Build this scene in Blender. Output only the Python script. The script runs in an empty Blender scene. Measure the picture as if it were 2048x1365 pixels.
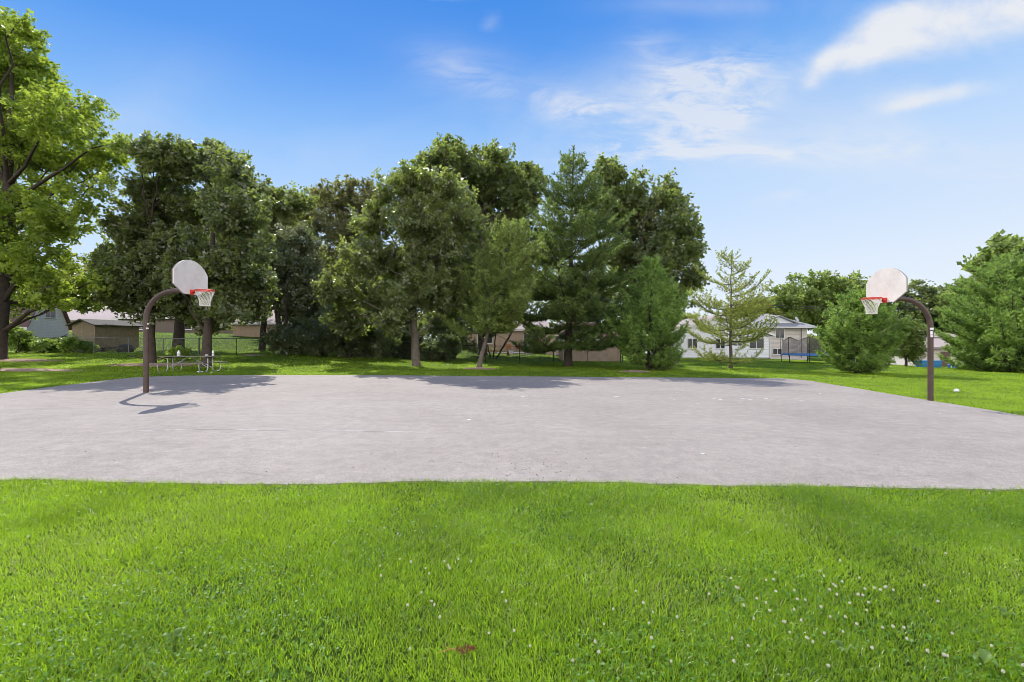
import bpy, math, random
import numpy as np
from mathutils import Vector, Matrix

# ------------------------------------------------------------------ camera, sky, sun, exposure
F, HOR, CAMH = 893.0, 684.0, 1.6           # focal length and horizon row in photo pixels, eye height in metres
SUN_AZ, SUN_EL = math.radians(-27.5), math.radians(46.0)
scene = bpy.context.scene
COL = scene.collection
cam_d = bpy.data.cameras.new("camera")
cam_d.sensor_width = 36.0
cam_d.lens = F / 2048 * 36.0
cam_d.shift_y = (HOR - 682.5) / 2048
cam_d.clip_start = 0.05
cam_d.clip_end = 6000
cam = bpy.data.objects.new("camera", cam_d)
cam.location = (0, 0, CAMH)
cam.rotation_euler = (math.pi / 2, 0, 0)
COL.objects.link(cam)
scene.camera = cam
scene.view_settings.view_transform = 'Standard'
scene.view_settings.look = 'None'
scene.view_settings.exposure = 0.93
scene.view_settings.gamma = 1.0
scene.render.film_transparent = False
scene.cycles.pixel_filter_type = 'BLACKMAN_HARRIS'
scene.cycles.filter_width = 0.8
scene.cycles.max_bounces = 8
scene.cycles.diffuse_bounces = 4
scene.cycles.transmission_bounces = 6
scene.cycles.sample_clamp_indirect = 6.0

sun_d = bpy.data.lights.new("sun", 'SUN')
sun_d.energy = 2.9
sun_d.angle = math.radians(0.53)
sun_d.color = (1.0, 0.95, 0.87)
sun = bpy.data.objects.new("sun", sun_d)
to_sun = Vector((math.sin(SUN_AZ) * math.cos(SUN_EL), math.cos(SUN_AZ) * math.cos(SUN_EL), math.sin(SUN_EL)))
sun.rotation_euler = to_sun.to_track_quat('Z', 'Y').to_euler()
sun.location = (-30, 60, 60)
COL.objects.link(sun)


def build_world():
    w = bpy.data.worlds.new("World")
    scene.world = w
    w.use_nodes = True
    nt = w.node_tree
    N, L = nt.nodes, nt.links
    N.clear()

    def math_(op, a, b=None, clamp=False):
        n = N.new('ShaderNodeMath'); n.operation = op; n.use_clamp = clamp
        for i, v in enumerate((a, b)):
            if v is None: continue
            if isinstance(v, (int, float)): n.inputs[i].default_value = v
            else: L.new(v, n.inputs[i])
        return n.outputs[0]

    sky = N.new('ShaderNodeTexSky')
    sky.sky_type = 'NISHITA'
    sky.sun_disc = False
    sky.sun_elevation = SUN_EL
    sky.sun_rotation = SUN_AZ
    sky.air_density = 1.0
    sky.dust_density = 0.3
    sky.ozone_density = 2.0
    tc = N.new('ShaderNodeTexCoord')
    sep = N.new('ShaderNodeSeparateXYZ'); L.new(tc.outputs['Generated'], sep.inputs[0])
    x, y, z = sep.outputs
    # colour of the air: deep blue high up, pale at the horizon, a little deeper towards the left
    zz = math_('SUBTRACT', z, math_('MULTIPLY', x, 0.08))
    ramp = N.new('ShaderNodeValToRGB'); L.new(zz, ramp.inputs[0])
    cr = ramp.color_ramp
    stops = SKY_STOPS
    cr.elements[0].position, cr.elements[0].color = stops[0][0], (*stops[0][1], 1)
    cr.elements[1].position, cr.elements[1].color = stops[-1][0], (*stops[-1][1], 1)
    for p, c in stops[1:-1]:
        e = cr.elements.new(p); e.color = (*c, 1)
    tint = N.new('ShaderNodeMix'); tint.data_type = 'RGBA'
    tint.inputs[0].default_value = 0.96
    L.new(sky.outputs[0], tint.inputs[6]); L.new(ramp.outputs[0], tint.inputs[7])
    # cirrus and small cumulus: noise on the dome, gathered in banks
    ys = math_('MAXIMUM', y, 0.02)
    u, v = math_('DIVIDE', x, ys), math_('DIVIDE', z, ys)
    cmb = N.new('ShaderNodeCombineXYZ'); L.new(u, cmb.inputs[0]); L.new(v, cmb.inputs[1])

    def noise(scale, detail, rough, stretch, rot, dist=0.0):
        mp = N.new('ShaderNodeMapping'); mp.inputs['Scale'].default_value = stretch
        mp.inputs['Rotation'].default_value = (0, 0, rot)
        L.new(cmb.outputs[0], mp.inputs[0])
        n = N.new('ShaderNodeTexNoise'); n.inputs['Scale'].default_value = scale
        n.inputs['Detail'].default_value = detail; n.inputs['Roughness'].default_value = rough
        n.inputs['Distortion'].default_value = dist
        L.new(mp.outputs[0], n.inputs['Vector'])
        return n.outputs[0]

    def bank(px, py, rx, ry, ang, amp):
        cu, cv = (px - 1024) / F, (HOR - py) / F
        du, dv = math_('SUBTRACT', u, cu), math_('SUBTRACT', v, cv)
        c, s = math.cos(ang), math.sin(ang)
        a = math_('ADD', math_('MULTIPLY', du, c * F / rx), math_('MULTIPLY', dv, s * F / rx))
        b = math_('ADD', math_('MULTIPLY', du, -s * F / ry), math_('MULTIPLY', dv, c * F / ry))
        d2 = math_('ADD', math_('MULTIPLY', a, a), math_('MULTIPLY', b, b))
        return math_('MULTIPLY', math_('EXPONENT', math_('MULTIPLY', d2, -1.0)), amp)

    def total(banks):
        t = None
        for bk in banks:
            o = bank(*bk)
            t = o if t is None else math_('ADD', t, o)
        return t

    wisp = total([(1385, 165, 130, 42, 0.30, .95), (1150, 216, 110, 30, -0.2, .85), (1400, 245, 120, 50, 0.45, 1.0), (1470, 306, 220, 22, -0.04, .8), (1230, 300, 110, 34, 0.2, .6),
                  (1800, 290, 200, 30, -0.08, .45), (1600, 388, 90, 16, 0.2, .5), (1465, 140, 60, 22, .2, .7), (930, 150, 90, 36, -0.3, .4), (1950, 350, 120, 22, 0, .35), (1310, 110, 50, 60, 1.0, .35), (1500, 210, 90, 20, .6, .5)])
    veil = total([(1330, 230, 340, 115, 0.15, .62), (960, 150, 150, 70, -0.25, .26), (1750, 310, 300, 60, 0.0, .42), (250, 235, 170, 90, 0.5, .26), (620, 300, 300, 70, .1, .16), (1440, 10, 200, 22, 0.0, .3), (1780, 190, 120, 60, .2, .3)])
    puff = total([(1900, 42, 180, 70, 0.22, 1.2), (1745, 75, 110, 44, 0.55, 1.0), (1720, 115, 110, 26, .2, .55), (1890, 187, 125, 26, 0.14, 1.05), (1800, 215, 60, 16, .2, .5),
                  (1655, 118, 40, 20, 0.6, .5), (1620, 168, 28, 20, 0.3, .55), (2120, 10, 160, 60, 0, 1.0), (980, 45, 34, 20, 0.5, .5), (880, -6, 60, 12, 0, .6)])
    nw = noise(5.0, 12, .64, (1.0, 3.4, 1), -0.45, 1.1)
    nv = noise(2.4, 8, .6, (1, 1.8, 1), -0.3, 0.5)
    npf = noise(5.0, 12, .62, (1, 1.5, 1), 0.15, 0.3)
    wv = math_('MULTIPLY', math_('SUBTRACT', math_('ADD', nw, math_('MULTIPLY', nv, .45)), 0.60), 3.0)
    wv = math_('MULTIPLY', math_('MINIMUM', math_('MAXIMUM', wv, 0.0), 0.85), math_('MINIMUM', wisp, 1.0))
    vv = math_('MULTIPLY', veil, math_('ADD', math_('MULTIPLY', math_('SUBTRACT', nv, 0.35), 2.2, True), .15))
    wv = math_('MINIMUM', math_('ADD', wv, vv), 0.72)
    pv = math_('MULTIPLY', math_('SUBTRACT', math_('ADD', npf, math_('MULTIPLY', puff, 0.42)), 0.58), 1.8)
    pv = math_('MULTIPLY', math_('MINIMUM', math_('MAXIMUM', pv, 0.0), 1.0), math_('MINIMUM', puff, 1.0))
    dens = math_('MINIMUM', math_('ADD', wv, pv), 0.93)
    mix = N.new('ShaderNodeMix'); mix.data_type = 'RGBA'
    L.new(dens, mix.inputs[0]); L.new(tint.outputs[2], mix.inputs[6])
    mix.inputs[7].default_value = CLOUD
    # added fill light: bright noise patches low in the unseen sky behind the photographer
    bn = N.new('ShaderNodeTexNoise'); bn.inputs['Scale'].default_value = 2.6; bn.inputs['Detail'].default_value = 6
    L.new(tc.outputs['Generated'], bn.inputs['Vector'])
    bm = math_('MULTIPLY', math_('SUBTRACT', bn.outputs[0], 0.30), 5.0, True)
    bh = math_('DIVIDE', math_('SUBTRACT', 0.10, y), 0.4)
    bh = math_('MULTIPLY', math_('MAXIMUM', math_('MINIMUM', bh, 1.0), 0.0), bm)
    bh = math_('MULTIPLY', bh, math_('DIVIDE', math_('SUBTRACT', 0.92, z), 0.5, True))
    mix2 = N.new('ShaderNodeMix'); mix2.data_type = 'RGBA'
    L.new(bh, mix2.inputs[0]); L.new(mix.outputs[2], mix2.inputs[6]); mix2.inputs[7].default_value = BACKFILL
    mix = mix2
    bg = N.new('ShaderNodeBackground'); bg.inputs['Strength'].default_value = 0.15
    L.new(mix.outputs[2], bg.inputs[0])
    out = N.new('ShaderNodeOutputWorld'); L.new(bg.outputs[0], out.inputs[0])


SKY_STOPS = [(0.0, (2.8, 3.0, 3.3)), (0.1, (2.55, 2.88, 3.35)), (0.29, (1.75, 2.42, 3.38)), (0.42, (.82, 1.72, 3.25)), (0.54, (.26, 1.07, 2.95)), (0.64, (.09, .82, 2.7)), (1.0, (.05, .5, 2.2))]
CLOUD = (2.95, 3.0, 3.12, 1)
BACKFILL = (9.6, 9.0, 8.4, 1)
build_world()

# ------------------------------------------------------------------ helpers
rng = np.random.default_rng(7)


def sstep(t):
    t = np.clip(t, 0, 1)
    return t * t * (3 - 2 * t)


def zg(x, y):
    """height of the ground"""
    x = np.asarray(x, float); y = np.asarray(y, float)
    xt = np.clip(x, -70, 70)
    z = -0.0102 * xt
    A = np.interp(x, [-60, -35, -25, -3, 10, 14], [2.0, 1.9, 1.35, .75, .12, 0])
    z = z + A * sstep((y - 33) / 27) + 0.38 * sstep((y - 20.5) / 13) * sstep((-x - 2) / 14)
    z = z - 0.5 * sstep((y - 26) / 18) * sstep((x - 26) / 14)
    return z


def G(px, py):
    """where the sight line through a photo pixel meets the ground"""
    d = 1429.0 / max(py - HOR, 4)
    for _ in range(80):
        z = float(zg((px - 1024) / F * d, d))
        d = 0.6 * d + 0.4 * (CAMH - z) * F / max(py - HOR, 3)
    x = (px - 1024) / F * d
    return Vector((x, d, float(zg(x, d))))


def P(px, py, d):
    return Vector(((px - 1024) / F * d, d, CAMH + (HOR - py) / F * d))


def at(px, d):
    x = (px - 1024) / F * d
    return Vector((x, d, float(zg(x, d))))


def link(name, me, mat=None, parent=None):
    o = bpy.data.objects.new(name, me)
    COL.objects.link(o)
    if mat is not None: me.materials.append(mat)
    if parent is not None: o.parent = parent
    return o


def tag(o, label=None, cat=None, group=None, kind=None):
    if label: o["label"] = label
    if cat: o["category"] = cat
    if group: o["group"] = group
    if kind: o["kind"] = kind
    return o


def thing(name, label, cat, loc=(0, 0, 0), rot=0.0, group=None):
    o = bpy.data.objects.new(name, None)
    o.empty_display_size = 0.2
    COL.objects.link(o)
    o.location = loc
    o.rotation_euler = (0, 0, rot)
    return tag(o, label, cat, group)


def copy_tree(o, parent=None):
    c = o.copy(); COL.objects.link(c)
    if parent is not None: c.parent = parent
    for ch in list(o.children): copy_tree(ch, c)
    return c


def np_mesh(name, verts, faces, attr=None, smooth=False):
    """mesh from arrays; all faces have the same number of corners"""
    verts = np.ascontiguousarray(verts, np.float32); faces = np.ascontiguousarray(faces, np.int32)
    k = faces.shape[1]
    me = bpy.data.meshes.new(name)
    me.vertices.add(len(verts)); me.vertices.foreach_set('co', verts.ravel())
    me.loops.add(faces.size); me.loops.foreach_set('vertex_index', faces.ravel())
    me.polygons.add(len(faces))
    me.polygons.foreach_set('loop_start', np.arange(0, faces.size, k, dtype=np.int32))
    if smooth: me.polygons.foreach_set('use_smooth', np.ones(len(faces), bool))
    if attr is not None:
        a = me.attributes.new('rnd', 'FLOAT', 'POINT')
        a.data.foreach_set('value', np.ascontiguousarray(attr, np.float32))
    me.update(calc_edges=True)
    return me


class MB:
    def __init__(self): self.v, self.f, self.s = [], [], []

    def add(self, vs, fs, smooth=False):
        b = len(self.v)
        self.v += [tuple(p) for p in vs]
        for f in fs:
            self.f.append([i + b for i in f]); self.s.append(smooth)

    def box(self, x0, x1, y0, y1, z0, z1):
        vs = [(x0, y0, z0), (x1, y0, z0), (x1, y1, z0), (x0, y1, z0), (x0, y0, z1), (x1, y0, z1), (x1, y1, z1), (x0, y1, z1)]
        self.add(vs, [(0, 3, 2, 1), (4, 5, 6, 7), (0, 1, 5, 4), (1, 2, 6, 5), (2, 3, 7, 6), (3, 0, 4, 7)])

    def rbox(self, x0, x1, y0, y1, z0, z1, b=0.01):
        """box with chamfered vertical-loop edges (octagonal plan and bevelled top/bottom)"""
        def ring(i, z): return [(x0 + i + b, y0 + i, z), (x1 - i - b, y0 + i, z), (x1 - i, y0 + i + b, z), (x1 - i, y1 - i - b, z),
                                (x1 - i - b, y1 - i, z), (x0 + i + b, y1 - i, z), (x0 + i, y1 - i - b, z), (x0 + i, y0 + i + b, z)]
        vs = ring(b, z0) + ring(0, z0 + b) + ring(0, z1 - b) + ring(b, z1)
        fs = [tuple(range(7, -1, -1)), tuple(range(24, 32))]
        for r in range(3):
            for i in range(8):
                j = (i + 1) % 8
                fs.append((r * 8 + i, r * 8 + j, r * 8 + 8 + j, r * 8 + 8 + i))
        self.add(vs, fs)

    def prism(self, poly, y0, y1):
        """outline in x,z (counter-clockwise seen from -y) drawn out along y"""
        n = len(poly)
        vs = [(x, y0, z) for x, z in poly] + [(x, y1, z) for x, z in poly]
        fs = [tuple(range(n)), tuple(range(2 * n - 1, n - 1, -1))]
        for i in range(n):
            j = (i + 1) % n
            fs.append((j, i, n + i, n + j))
        self.add(vs, fs)

    def tube(self, path, radii, n=6, cap=True, smooth=True, closed=False):
        path = [Vector(p) for p in path]
        m = len(path)
        if not hasattr(radii, '__len__'): radii = [radii] * m
        up = None
        vs = []
        for i, p in enumerate(path):
            if closed: t = path[(i + 1) % m] - path[i - 1]
            else: t = path[min(i + 1, m - 1)] - path[max(i - 1, 0)]
            if t.length < 1e-9: t = Vector((0, 0, 1))
            t.normalize()
            if up is None:
                up = Vector((0, 0, 1)) if abs(t.z) < 0.9 else Vector((1, 0, 0))
            a = up - t * up.dot(t)
            if a.length < 1e-6: a = t.orthogonal()
            a.normalize(); up = a
            b = t.cross(a)
            for k in range(n):
                an = 2 * math.pi * k / n
                vs.append(p + (a * math.cos(an) + b * math.sin(an)) * radii[i])
        fs = []
        for i in range(m if closed else m - 1):
            q = (i + 1) % m
            for k in range(n):
                l = (k + 1) % n
                fs.append((i * n + k, i * n + l, q * n + l, q * n + k))
        self.add(vs, fs, smooth)
        if cap and not closed:
            self.add(vs[:n], [tuple(range(n - 1, -1, -1))]); self.add(vs[-n:], [tuple(range(n))])

    def lathe(self, prof, n=16, c=(0, 0, 0), smooth=True):
        vs = []
        for r, z in prof:
            for k in range(n):
                a = 2 * math.pi * k / n
                vs.append((c[0] + r * math.cos(a), c[1] + r * math.sin(a), c[2] + z))
        fs = []
        for i in range(len(prof) - 1):
            for k in range(n):
                l = (k + 1) % n
                fs.append((i * n + k, i * n + l, i * n + n + l, i * n + n + k))
        self.add(vs, fs, smooth)
        self.add(vs[:n], [tuple(range(n - 1, -1, -1))]); self.add(vs[-n:], [tuple(range(n))])

    def build(self, name, mat=None, parent=None):
        me = bpy.data.meshes.new(name)
        me.from_pydata(self.v, [], self.f)
        me.polygons.foreach_set('use_smooth', self.s)
        me.update()
        return link(name, me, mat, parent)


# ------------------------------------------------------------------ materials
MATS = {}


def new_mat(name):
    m = bpy.data.materials.new(name); m.use_nodes = True
    nt = m.node_tree
    for n in list(nt.nodes): nt.nodes.remove(n)
    out = nt.nodes.new('ShaderNodeOutputMaterial')
    return m, nt, out


def nd(nt, kind, **kw):
    n = nt.nodes.new(kind)
    for k, v in kw.items():
        if k in n.inputs: n.inputs[k].default_value = v
        else: setattr(n, k, v)
    return n


def ramp(nt, fac, stops):
    r = nt.nodes.new('ShaderNodeValToRGB')
    nt.links.new(fac, r.inputs[0])
    e = r.color_ramp.elements
    e[0].position, e[0].color = stops[0][0], (*stops[0][1], 1)
    e[1].position, e[1].color = stops[-1][0], (*stops[-1][1], 1)
    for p, c in stops[1:-1]:
        q = e.new(p); q.color = (*c, 1)
    return r.outputs[0]


def surf(name, c1, c2=None, scale=6.0, rough=0.6, metal=0.0, bump=0.0, bscale=60.0, siding=0.0, vert=0.0, detail=6, spec=0.4, stain=None):
    """painted, wooden, metal or stone surface: two tones mottled by noise, optional fine bump, lap siding or vertical grooves"""
    if name in MATS: return MATS[name]
    m, nt, out = new_mat(name); L = nt.links
    b = nd(nt, 'ShaderNodeBsdfPrincipled', Roughness=rough, Metallic=metal)
    b.inputs['Specular IOR Level'].default_value = spec
    tc = nd(nt, 'ShaderNodeTexCoord')
    no = nd(nt, 'ShaderNodeTexNoise', Scale=scale, Detail=detail, Roughness=0.6)
    L.new(tc.outputs['Object'], no.inputs['Vector'])
    if c2 is None: c2 = tuple(v * 0.85 for v in c1)
    col = ramp(nt, no.outputs[0], [(0.3, c1), (0.7, c2)])
    if stain:
        n3 = nd(nt, 'ShaderNodeTexNoise', Scale=stain[1], Detail=5, Roughness=0.65)
        L.new(tc.outputs['Object'], n3.inputs['Vector'])
        f = ramp(nt, n3.outputs[0], [(stain[2], (0, 0, 0)), (stain[2] + .16, (1, 1, 1))])
        mx = nd(nt, 'ShaderNodeMix', data_type='RGBA'); L.new(f, mx.inputs[0]); L.new(col, mx.inputs[6])
        mx.inputs[7].default_value = (*stain[0], 1); col = mx.outputs[2]
    L.new(col, b.inputs['Base Color'])
    h = None
    if siding or vert:
        sp = nd(nt, 'ShaderNodeSeparateXYZ'); L.new(tc.outputs['Object'], sp.inputs[0])
        if siding:
            q = nd(nt, 'ShaderNodeMath', operation='MULTIPLY'); L.new(sp.outputs[2], q.inputs[0]); q.inputs[1].default_value = 1 / siding
        else:
            ad = nd(nt, 'ShaderNodeMath', operation='ADD'); L.new(sp.outputs[0], ad.inputs[0]); L.new(sp.outputs[1], ad.inputs[1])
            q = nd(nt, 'ShaderNodeMath', operation='MULTIPLY'); L.new(ad.outputs[0], q.inputs[0]); q.inputs[1].default_value = 1 / vert
        fr = nd(nt, 'ShaderNodeMath', operation='FRACT'); L.new(q.outputs[0], fr.inputs[0])
        if siding: h = fr.outputs[0]
        else:
            gt = nd(nt, 'ShaderNodeMath', operation='GREATER_THAN'); L.new(fr.outputs[0], gt.inputs[0]); gt.inputs[1].default_value = 0.1
            h = gt.outputs[0]
        bp = nd(nt, 'ShaderNodeBump', Strength=1.0, Distance=0.05)
        if siding: bp.invert = True
        L.new(h, bp.inputs['Height']); L.new(bp.outputs[0], b.inputs['Normal'])
    elif bump:
        n2 = nd(nt, 'ShaderNodeTexNoise', Scale=bscale, Detail=4)
        L.new(tc.outputs['Object'], n2.inputs['Vector'])
        bp = nd(nt, 'ShaderNodeBump', Strength=bump, Distance=0.02)
        L.new(n2.outputs[0], bp.inputs['Height']); L.new(bp.outputs[0], b.inputs['Normal'])
    L.new(b.outputs[0], out.inputs[0])
    MATS[name] = m
    return m


def leaf_mat(name, dark, light, trans, tfac=0.42, rough=0.42, spec=0.35, nscale=0.5):
    """leaf or blade: reflecting face plus light let through, tone by leaf and by patch"""
    if name in MATS: return MATS[name]
    m, nt, out = new_mat(name); L = nt.links
    at_ = nd(nt, 'ShaderNodeAttribute'); at_.attribute_name = 'rnd'
    geo = nd(nt, 'ShaderNodeNewGeometry')
    no = nd(nt, 'ShaderNodeTexNoise', Scale=nscale, Detail=4)
    L.new(geo.outputs['Position'], no.inputs['Vector'])
    a1 = nd(nt, 'ShaderNodeMath', operation='MULTIPLY_ADD'); L.new(no.outputs[0], a1.inputs[0]); a1.inputs[1].default_value = 1.5
    a1.inputs[2].default_value = -0.62
    a2 = nd(nt, 'ShaderNodeMath', operation='MULTIPLY_ADD', use_clamp=True); L.new(at_.outputs['Fac'], a2.inputs[0]); a2.inputs[1].default_value = 0.85
    L.new(a1.outputs[0], a2.inputs[2])
    mx = nd(nt, 'ShaderNodeMix', data_type='RGBA'); L.new(a2.outputs[0], mx.inputs[0])
    mx.inputs[6].default_value = (*dark, 1); mx.inputs[7].default_value = (*light, 1)
    b = nd(nt, 'ShaderNodeBsdfPrincipled', Roughness=rough)
    b.inputs['Specular IOR Level'].default_value = spec
    L.new(mx.outputs[2], b.inputs['Base Color'])
    tr = nd(nt, 'ShaderNodeBsdfTranslucent')
    tm = nd(nt, 'ShaderNodeMix', data_type='RGBA'); L.new(a2.outputs[0], tm.inputs[0])
    tm.inputs[6].default_value = (*[v * .65 for v in trans], 1); tm.inputs[7].default_value = (*trans, 1)
    L.new(tm.outputs[2], tr.inputs['Color'])
    ms = nd(nt, 'ShaderNodeMixShader'); ms.inputs[0].default_value = tfac
    L.new(b.outputs[0], ms.inputs[1]); L.new(tr.outputs[0], ms.inputs[2])
    L.new(ms.outputs[0], out.inputs[0])
    MATS[name] = m
    return m


def court_mat():
    m, nt, out = new_mat('court_asphalt'); L = nt.links
    geo = nd(nt, 'ShaderNodeNewGeometry')
    b = nd(nt, 'ShaderNodeBsdfPrincipled', Roughness=0.85)
    b.inputs['Specular IOR Level'].default_value = 0.25
    big = nd(nt, 'ShaderNodeTexNoise', Scale=0.35, Detail=6, Roughness=.6); L.new(geo.outputs['Position'], big.inputs['Vector'])
    mid = nd(nt, 'ShaderNodeTexNoise', Scale=5.0, Detail=5, Roughness=.65); L.new(geo.outputs['Position'], mid.inputs['Vector'])
    fine = nd(nt, 'ShaderNodeTexVoronoi', Scale=85.0); L.new(geo.outputs['Position'], fine.inputs['Vector'])
    fine2 = nd(nt, 'ShaderNodeTexNoise', Scale=60.0, Detail=3); L.new(geo.outputs['Position'], fine2.inputs['Vector'])
    c = ramp(nt, big.outputs[0], [(.3, (.290, .259, .234)), (.7, (.356, .322, .291))])
    def mul(a, fac, stops):
        r = ramp(nt, fac, stops)
        x = nd(nt, 'ShaderNodeMix', data_type='RGBA', blend_type='MULTIPLY'); x.inputs[0].default_value = 1
        L.new(a, x.inputs[6]); L.new(r, x.inputs[7]); return x.outputs[2]
    c = mul(c, mid.outputs[0], [(.3, (.86, .86, .87)), (.72, (1.1, 1.1, 1.09))])
    c = mul(c, fine.outputs['Color'], [(.1, (.72, .72, .73)), (.9, (1.2, 1.19, 1.18))])
    c = mul(c, fine2.outputs[0], [(.3, (.84, .84, .84)), (.7, (1.12, 1.12, 1.12))])
    mp = nd(nt, 'ShaderNodeMapping'); mp.inputs['Scale'].default_value = (.5, 2.2, 1); L.new(geo.outputs['Position'], mp.inputs[0])
    st = nd(nt, 'ShaderNodeTexNoise', Scale=1.6, Detail=8, Roughness=.7, Distortion=.5); L.new(mp.outputs[0], st.inputs['Vector'])
    c = mul(c, st.outputs[0], [(.36, (.95, .95, .955)), (.5, (1, 1, 1)), (.68, (1.045, 1.045, 1.04))])
    v2 = nd(nt, 'ShaderNodeTexVoronoi', Scale=23.0); L.new(geo.outputs['Position'], v2.inputs['Vector'])
    c = mul(c, v2.outputs['Distance'], [(.04, (1.28, 1.27, 1.25)), (.10, (1, 1, 1))])
    L.new(c, b.inputs['Base Color'])
    bp = nd(nt, 'ShaderNodeBump', Strength=0.55, Distance=0.008)
    L.new(fine2.outputs[0], bp.inputs['Height']); L.new(bp.outputs[0], b.inputs['Normal'])
    L.new(b.outputs[0], out.inputs[0])
    return m


def ground_mat():
    m, nt, out = new_mat('lawn_soil'); L = nt.links
    geo = nd(nt, 'ShaderNodeNewGeometry')
    b = nd(nt, 'ShaderNodeBsdfPrincipled', Roughness=0.9)
    b.inputs['Specular IOR Level'].default_value = 0.1
    n1 = nd(nt, 'ShaderNodeTexNoise', Scale=0.5, Detail=6, Roughness=.65); L.new(geo.outputs['Position'], n1.inputs['Vector'])
    n2 = nd(nt, 'ShaderNodeTexNoise', Scale=14.0, Detail=5, Roughness=.7); L.new(geo.outputs['Position'], n2.inputs['Vector'])
    c = ramp(nt, n1.outputs[0], [(.3, (.030, .060, .010)), (.7, (.060, .110, .014))])
    r = ramp(nt, n2.outputs[0], [(.3, (.55, .6, .5)), (.7, (1.25, 1.2, 1.2))])
    x = nd(nt, 'ShaderNodeMix', data_type='RGBA', blend_type='MULTIPLY'); x.inputs[0].default_value = 1
    L.new(c, x.inputs[6]); L.new(r, x.inputs[7]); L.new(x.outputs[2], b.inputs['Base Color'])
    bp = nd(nt, 'ShaderNodeBump', Strength=0.8, Distance=0.05)
    L.new(n2.outputs[0], bp.inputs['Height']); L.new(bp.outputs[0], b.inputs['Normal'])
    L.new(b.outputs[0], out.inputs[0])
    return m


# ------------------------------------------------------------------ ground and court
def build_ground():
    def line(fine, lo, hi): return np.concatenate([[-3000, -1200, -500, -250, -140, -100], lo, fine, hi, [100, 140, 250, 500, 1200, 3000]])
    xs = line(np.arange(-62, 62.1, 1.0), [-85, -72], [72, 85])
    ys = np.concatenate([[-3000, -1000, -300, -100, -40, -15], np.arange(-5, 70.1, 1.0), [75, 82, 90, 105, 130, 200, 400, 1000, 3000]])
    X, Y = np.meshgrid(xs, ys)
    Z = zg(X, Y)
    v = np.stack([X, Y, Z], -1).reshape(-1, 3)
    nx, ny = len(xs), len(ys)
    i = np.arange(nx * ny).reshape(ny, nx)
    f = np.stack([i[:-1, :-1], i[:-1, 1:], i[1:, 1:], i[1:, :-1]], -1).reshape(-1, 4)
    o = link('ground', np_mesh('ground', v, f, smooth=True), ground_mat())
    tag(o, kind='structure')


build_ground()

# court outline: near edge, right edge, far edge, left edge (photo rows of the visible rim, turned into ground points)
NEAR = [(-420, 960), (-200, 961), (0, 963), (130, 965), (250, 969), (380, 970), (500, 974), (600, 972), (700, 970), (850, 967), (960, 968), (1100, 967), (1250, 969), (1400, 974), (1650, 977), (1850, 981), (2048, 983), (2250, 985), (2450, 986)]
near_pts = [G(*p) for p in NEAR]
right_pts = [Vector((11.6, 9.0, 0)), G(2048, 834), G(1950, 817), G(1880, 806), G(1790, 791), G(1700, 776), G(1620, 763), G(1575, 758.5)]
far_pts = [G(1480, 757.5), G(1300, 756), G(1100, 754.5), G(900, 753), G(700, 751.5), G(560, 751.5), G(440, 752), G(350, 753)]
left_pts = [G(270, 756), G(180, 766), G(90, 777), G(0, 789), Vector((-14.4, 10.5, 0)), Vector((-14.2, 8.0, 0))]
n0 = near_pts[0]; n1 = near_pts[-1]
outline = [Vector((-14.1, n0.y, 0))] + [p for p in near_pts if -13.5 < p.x < 11.3] + [Vector((11.5, n1.y - .02, 0))] + right_pts + far_pts + left_pts


def densify(pts, step, jit, seed):
    r = random.Random(seed); out = []
    m = len(pts)
    for i in range(m):
        a, b = pts[i], pts[(i + 1) % m]
        k = max(1, int((Vector((b.x, b.y)) - Vector((a.x, a.y))).length / step))
        for j in range(k):
            t = j / k
            out.append((a.x + (b.x - a.x) * t + r.uniform(-jit, jit), a.y + (b.y - a.y) * t + r.uniform(-jit, jit)))
    return out


rim = densify(outline, 0.25, 0.018, 3)
rim_np = np.array(rim)


def in_court(x, y):
    inside = np.zeros(len(x), bool)
    px, py = rim_np[:, 0], rim_np[:, 1]
    qx, qy = np.roll(px, -1), np.roll(py, -1)
    bb = (x > px.min()) & (x < px.max()) & (y > py.min()) & (y < py.max())
    idx = np.nonzero(bb)[0]
    xs, ys = x[idx], y[idx]
    r = np.zeros(len(idx), bool)
    for a, b, c, d in zip(px, py, qx, qy):
        if b == d: continue
        cond = (b > ys) != (d > ys)
        r ^= cond & (xs < (c - a) * (ys - b) / (d - b) + a)
    inside[idx] = r
    return inside


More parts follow.
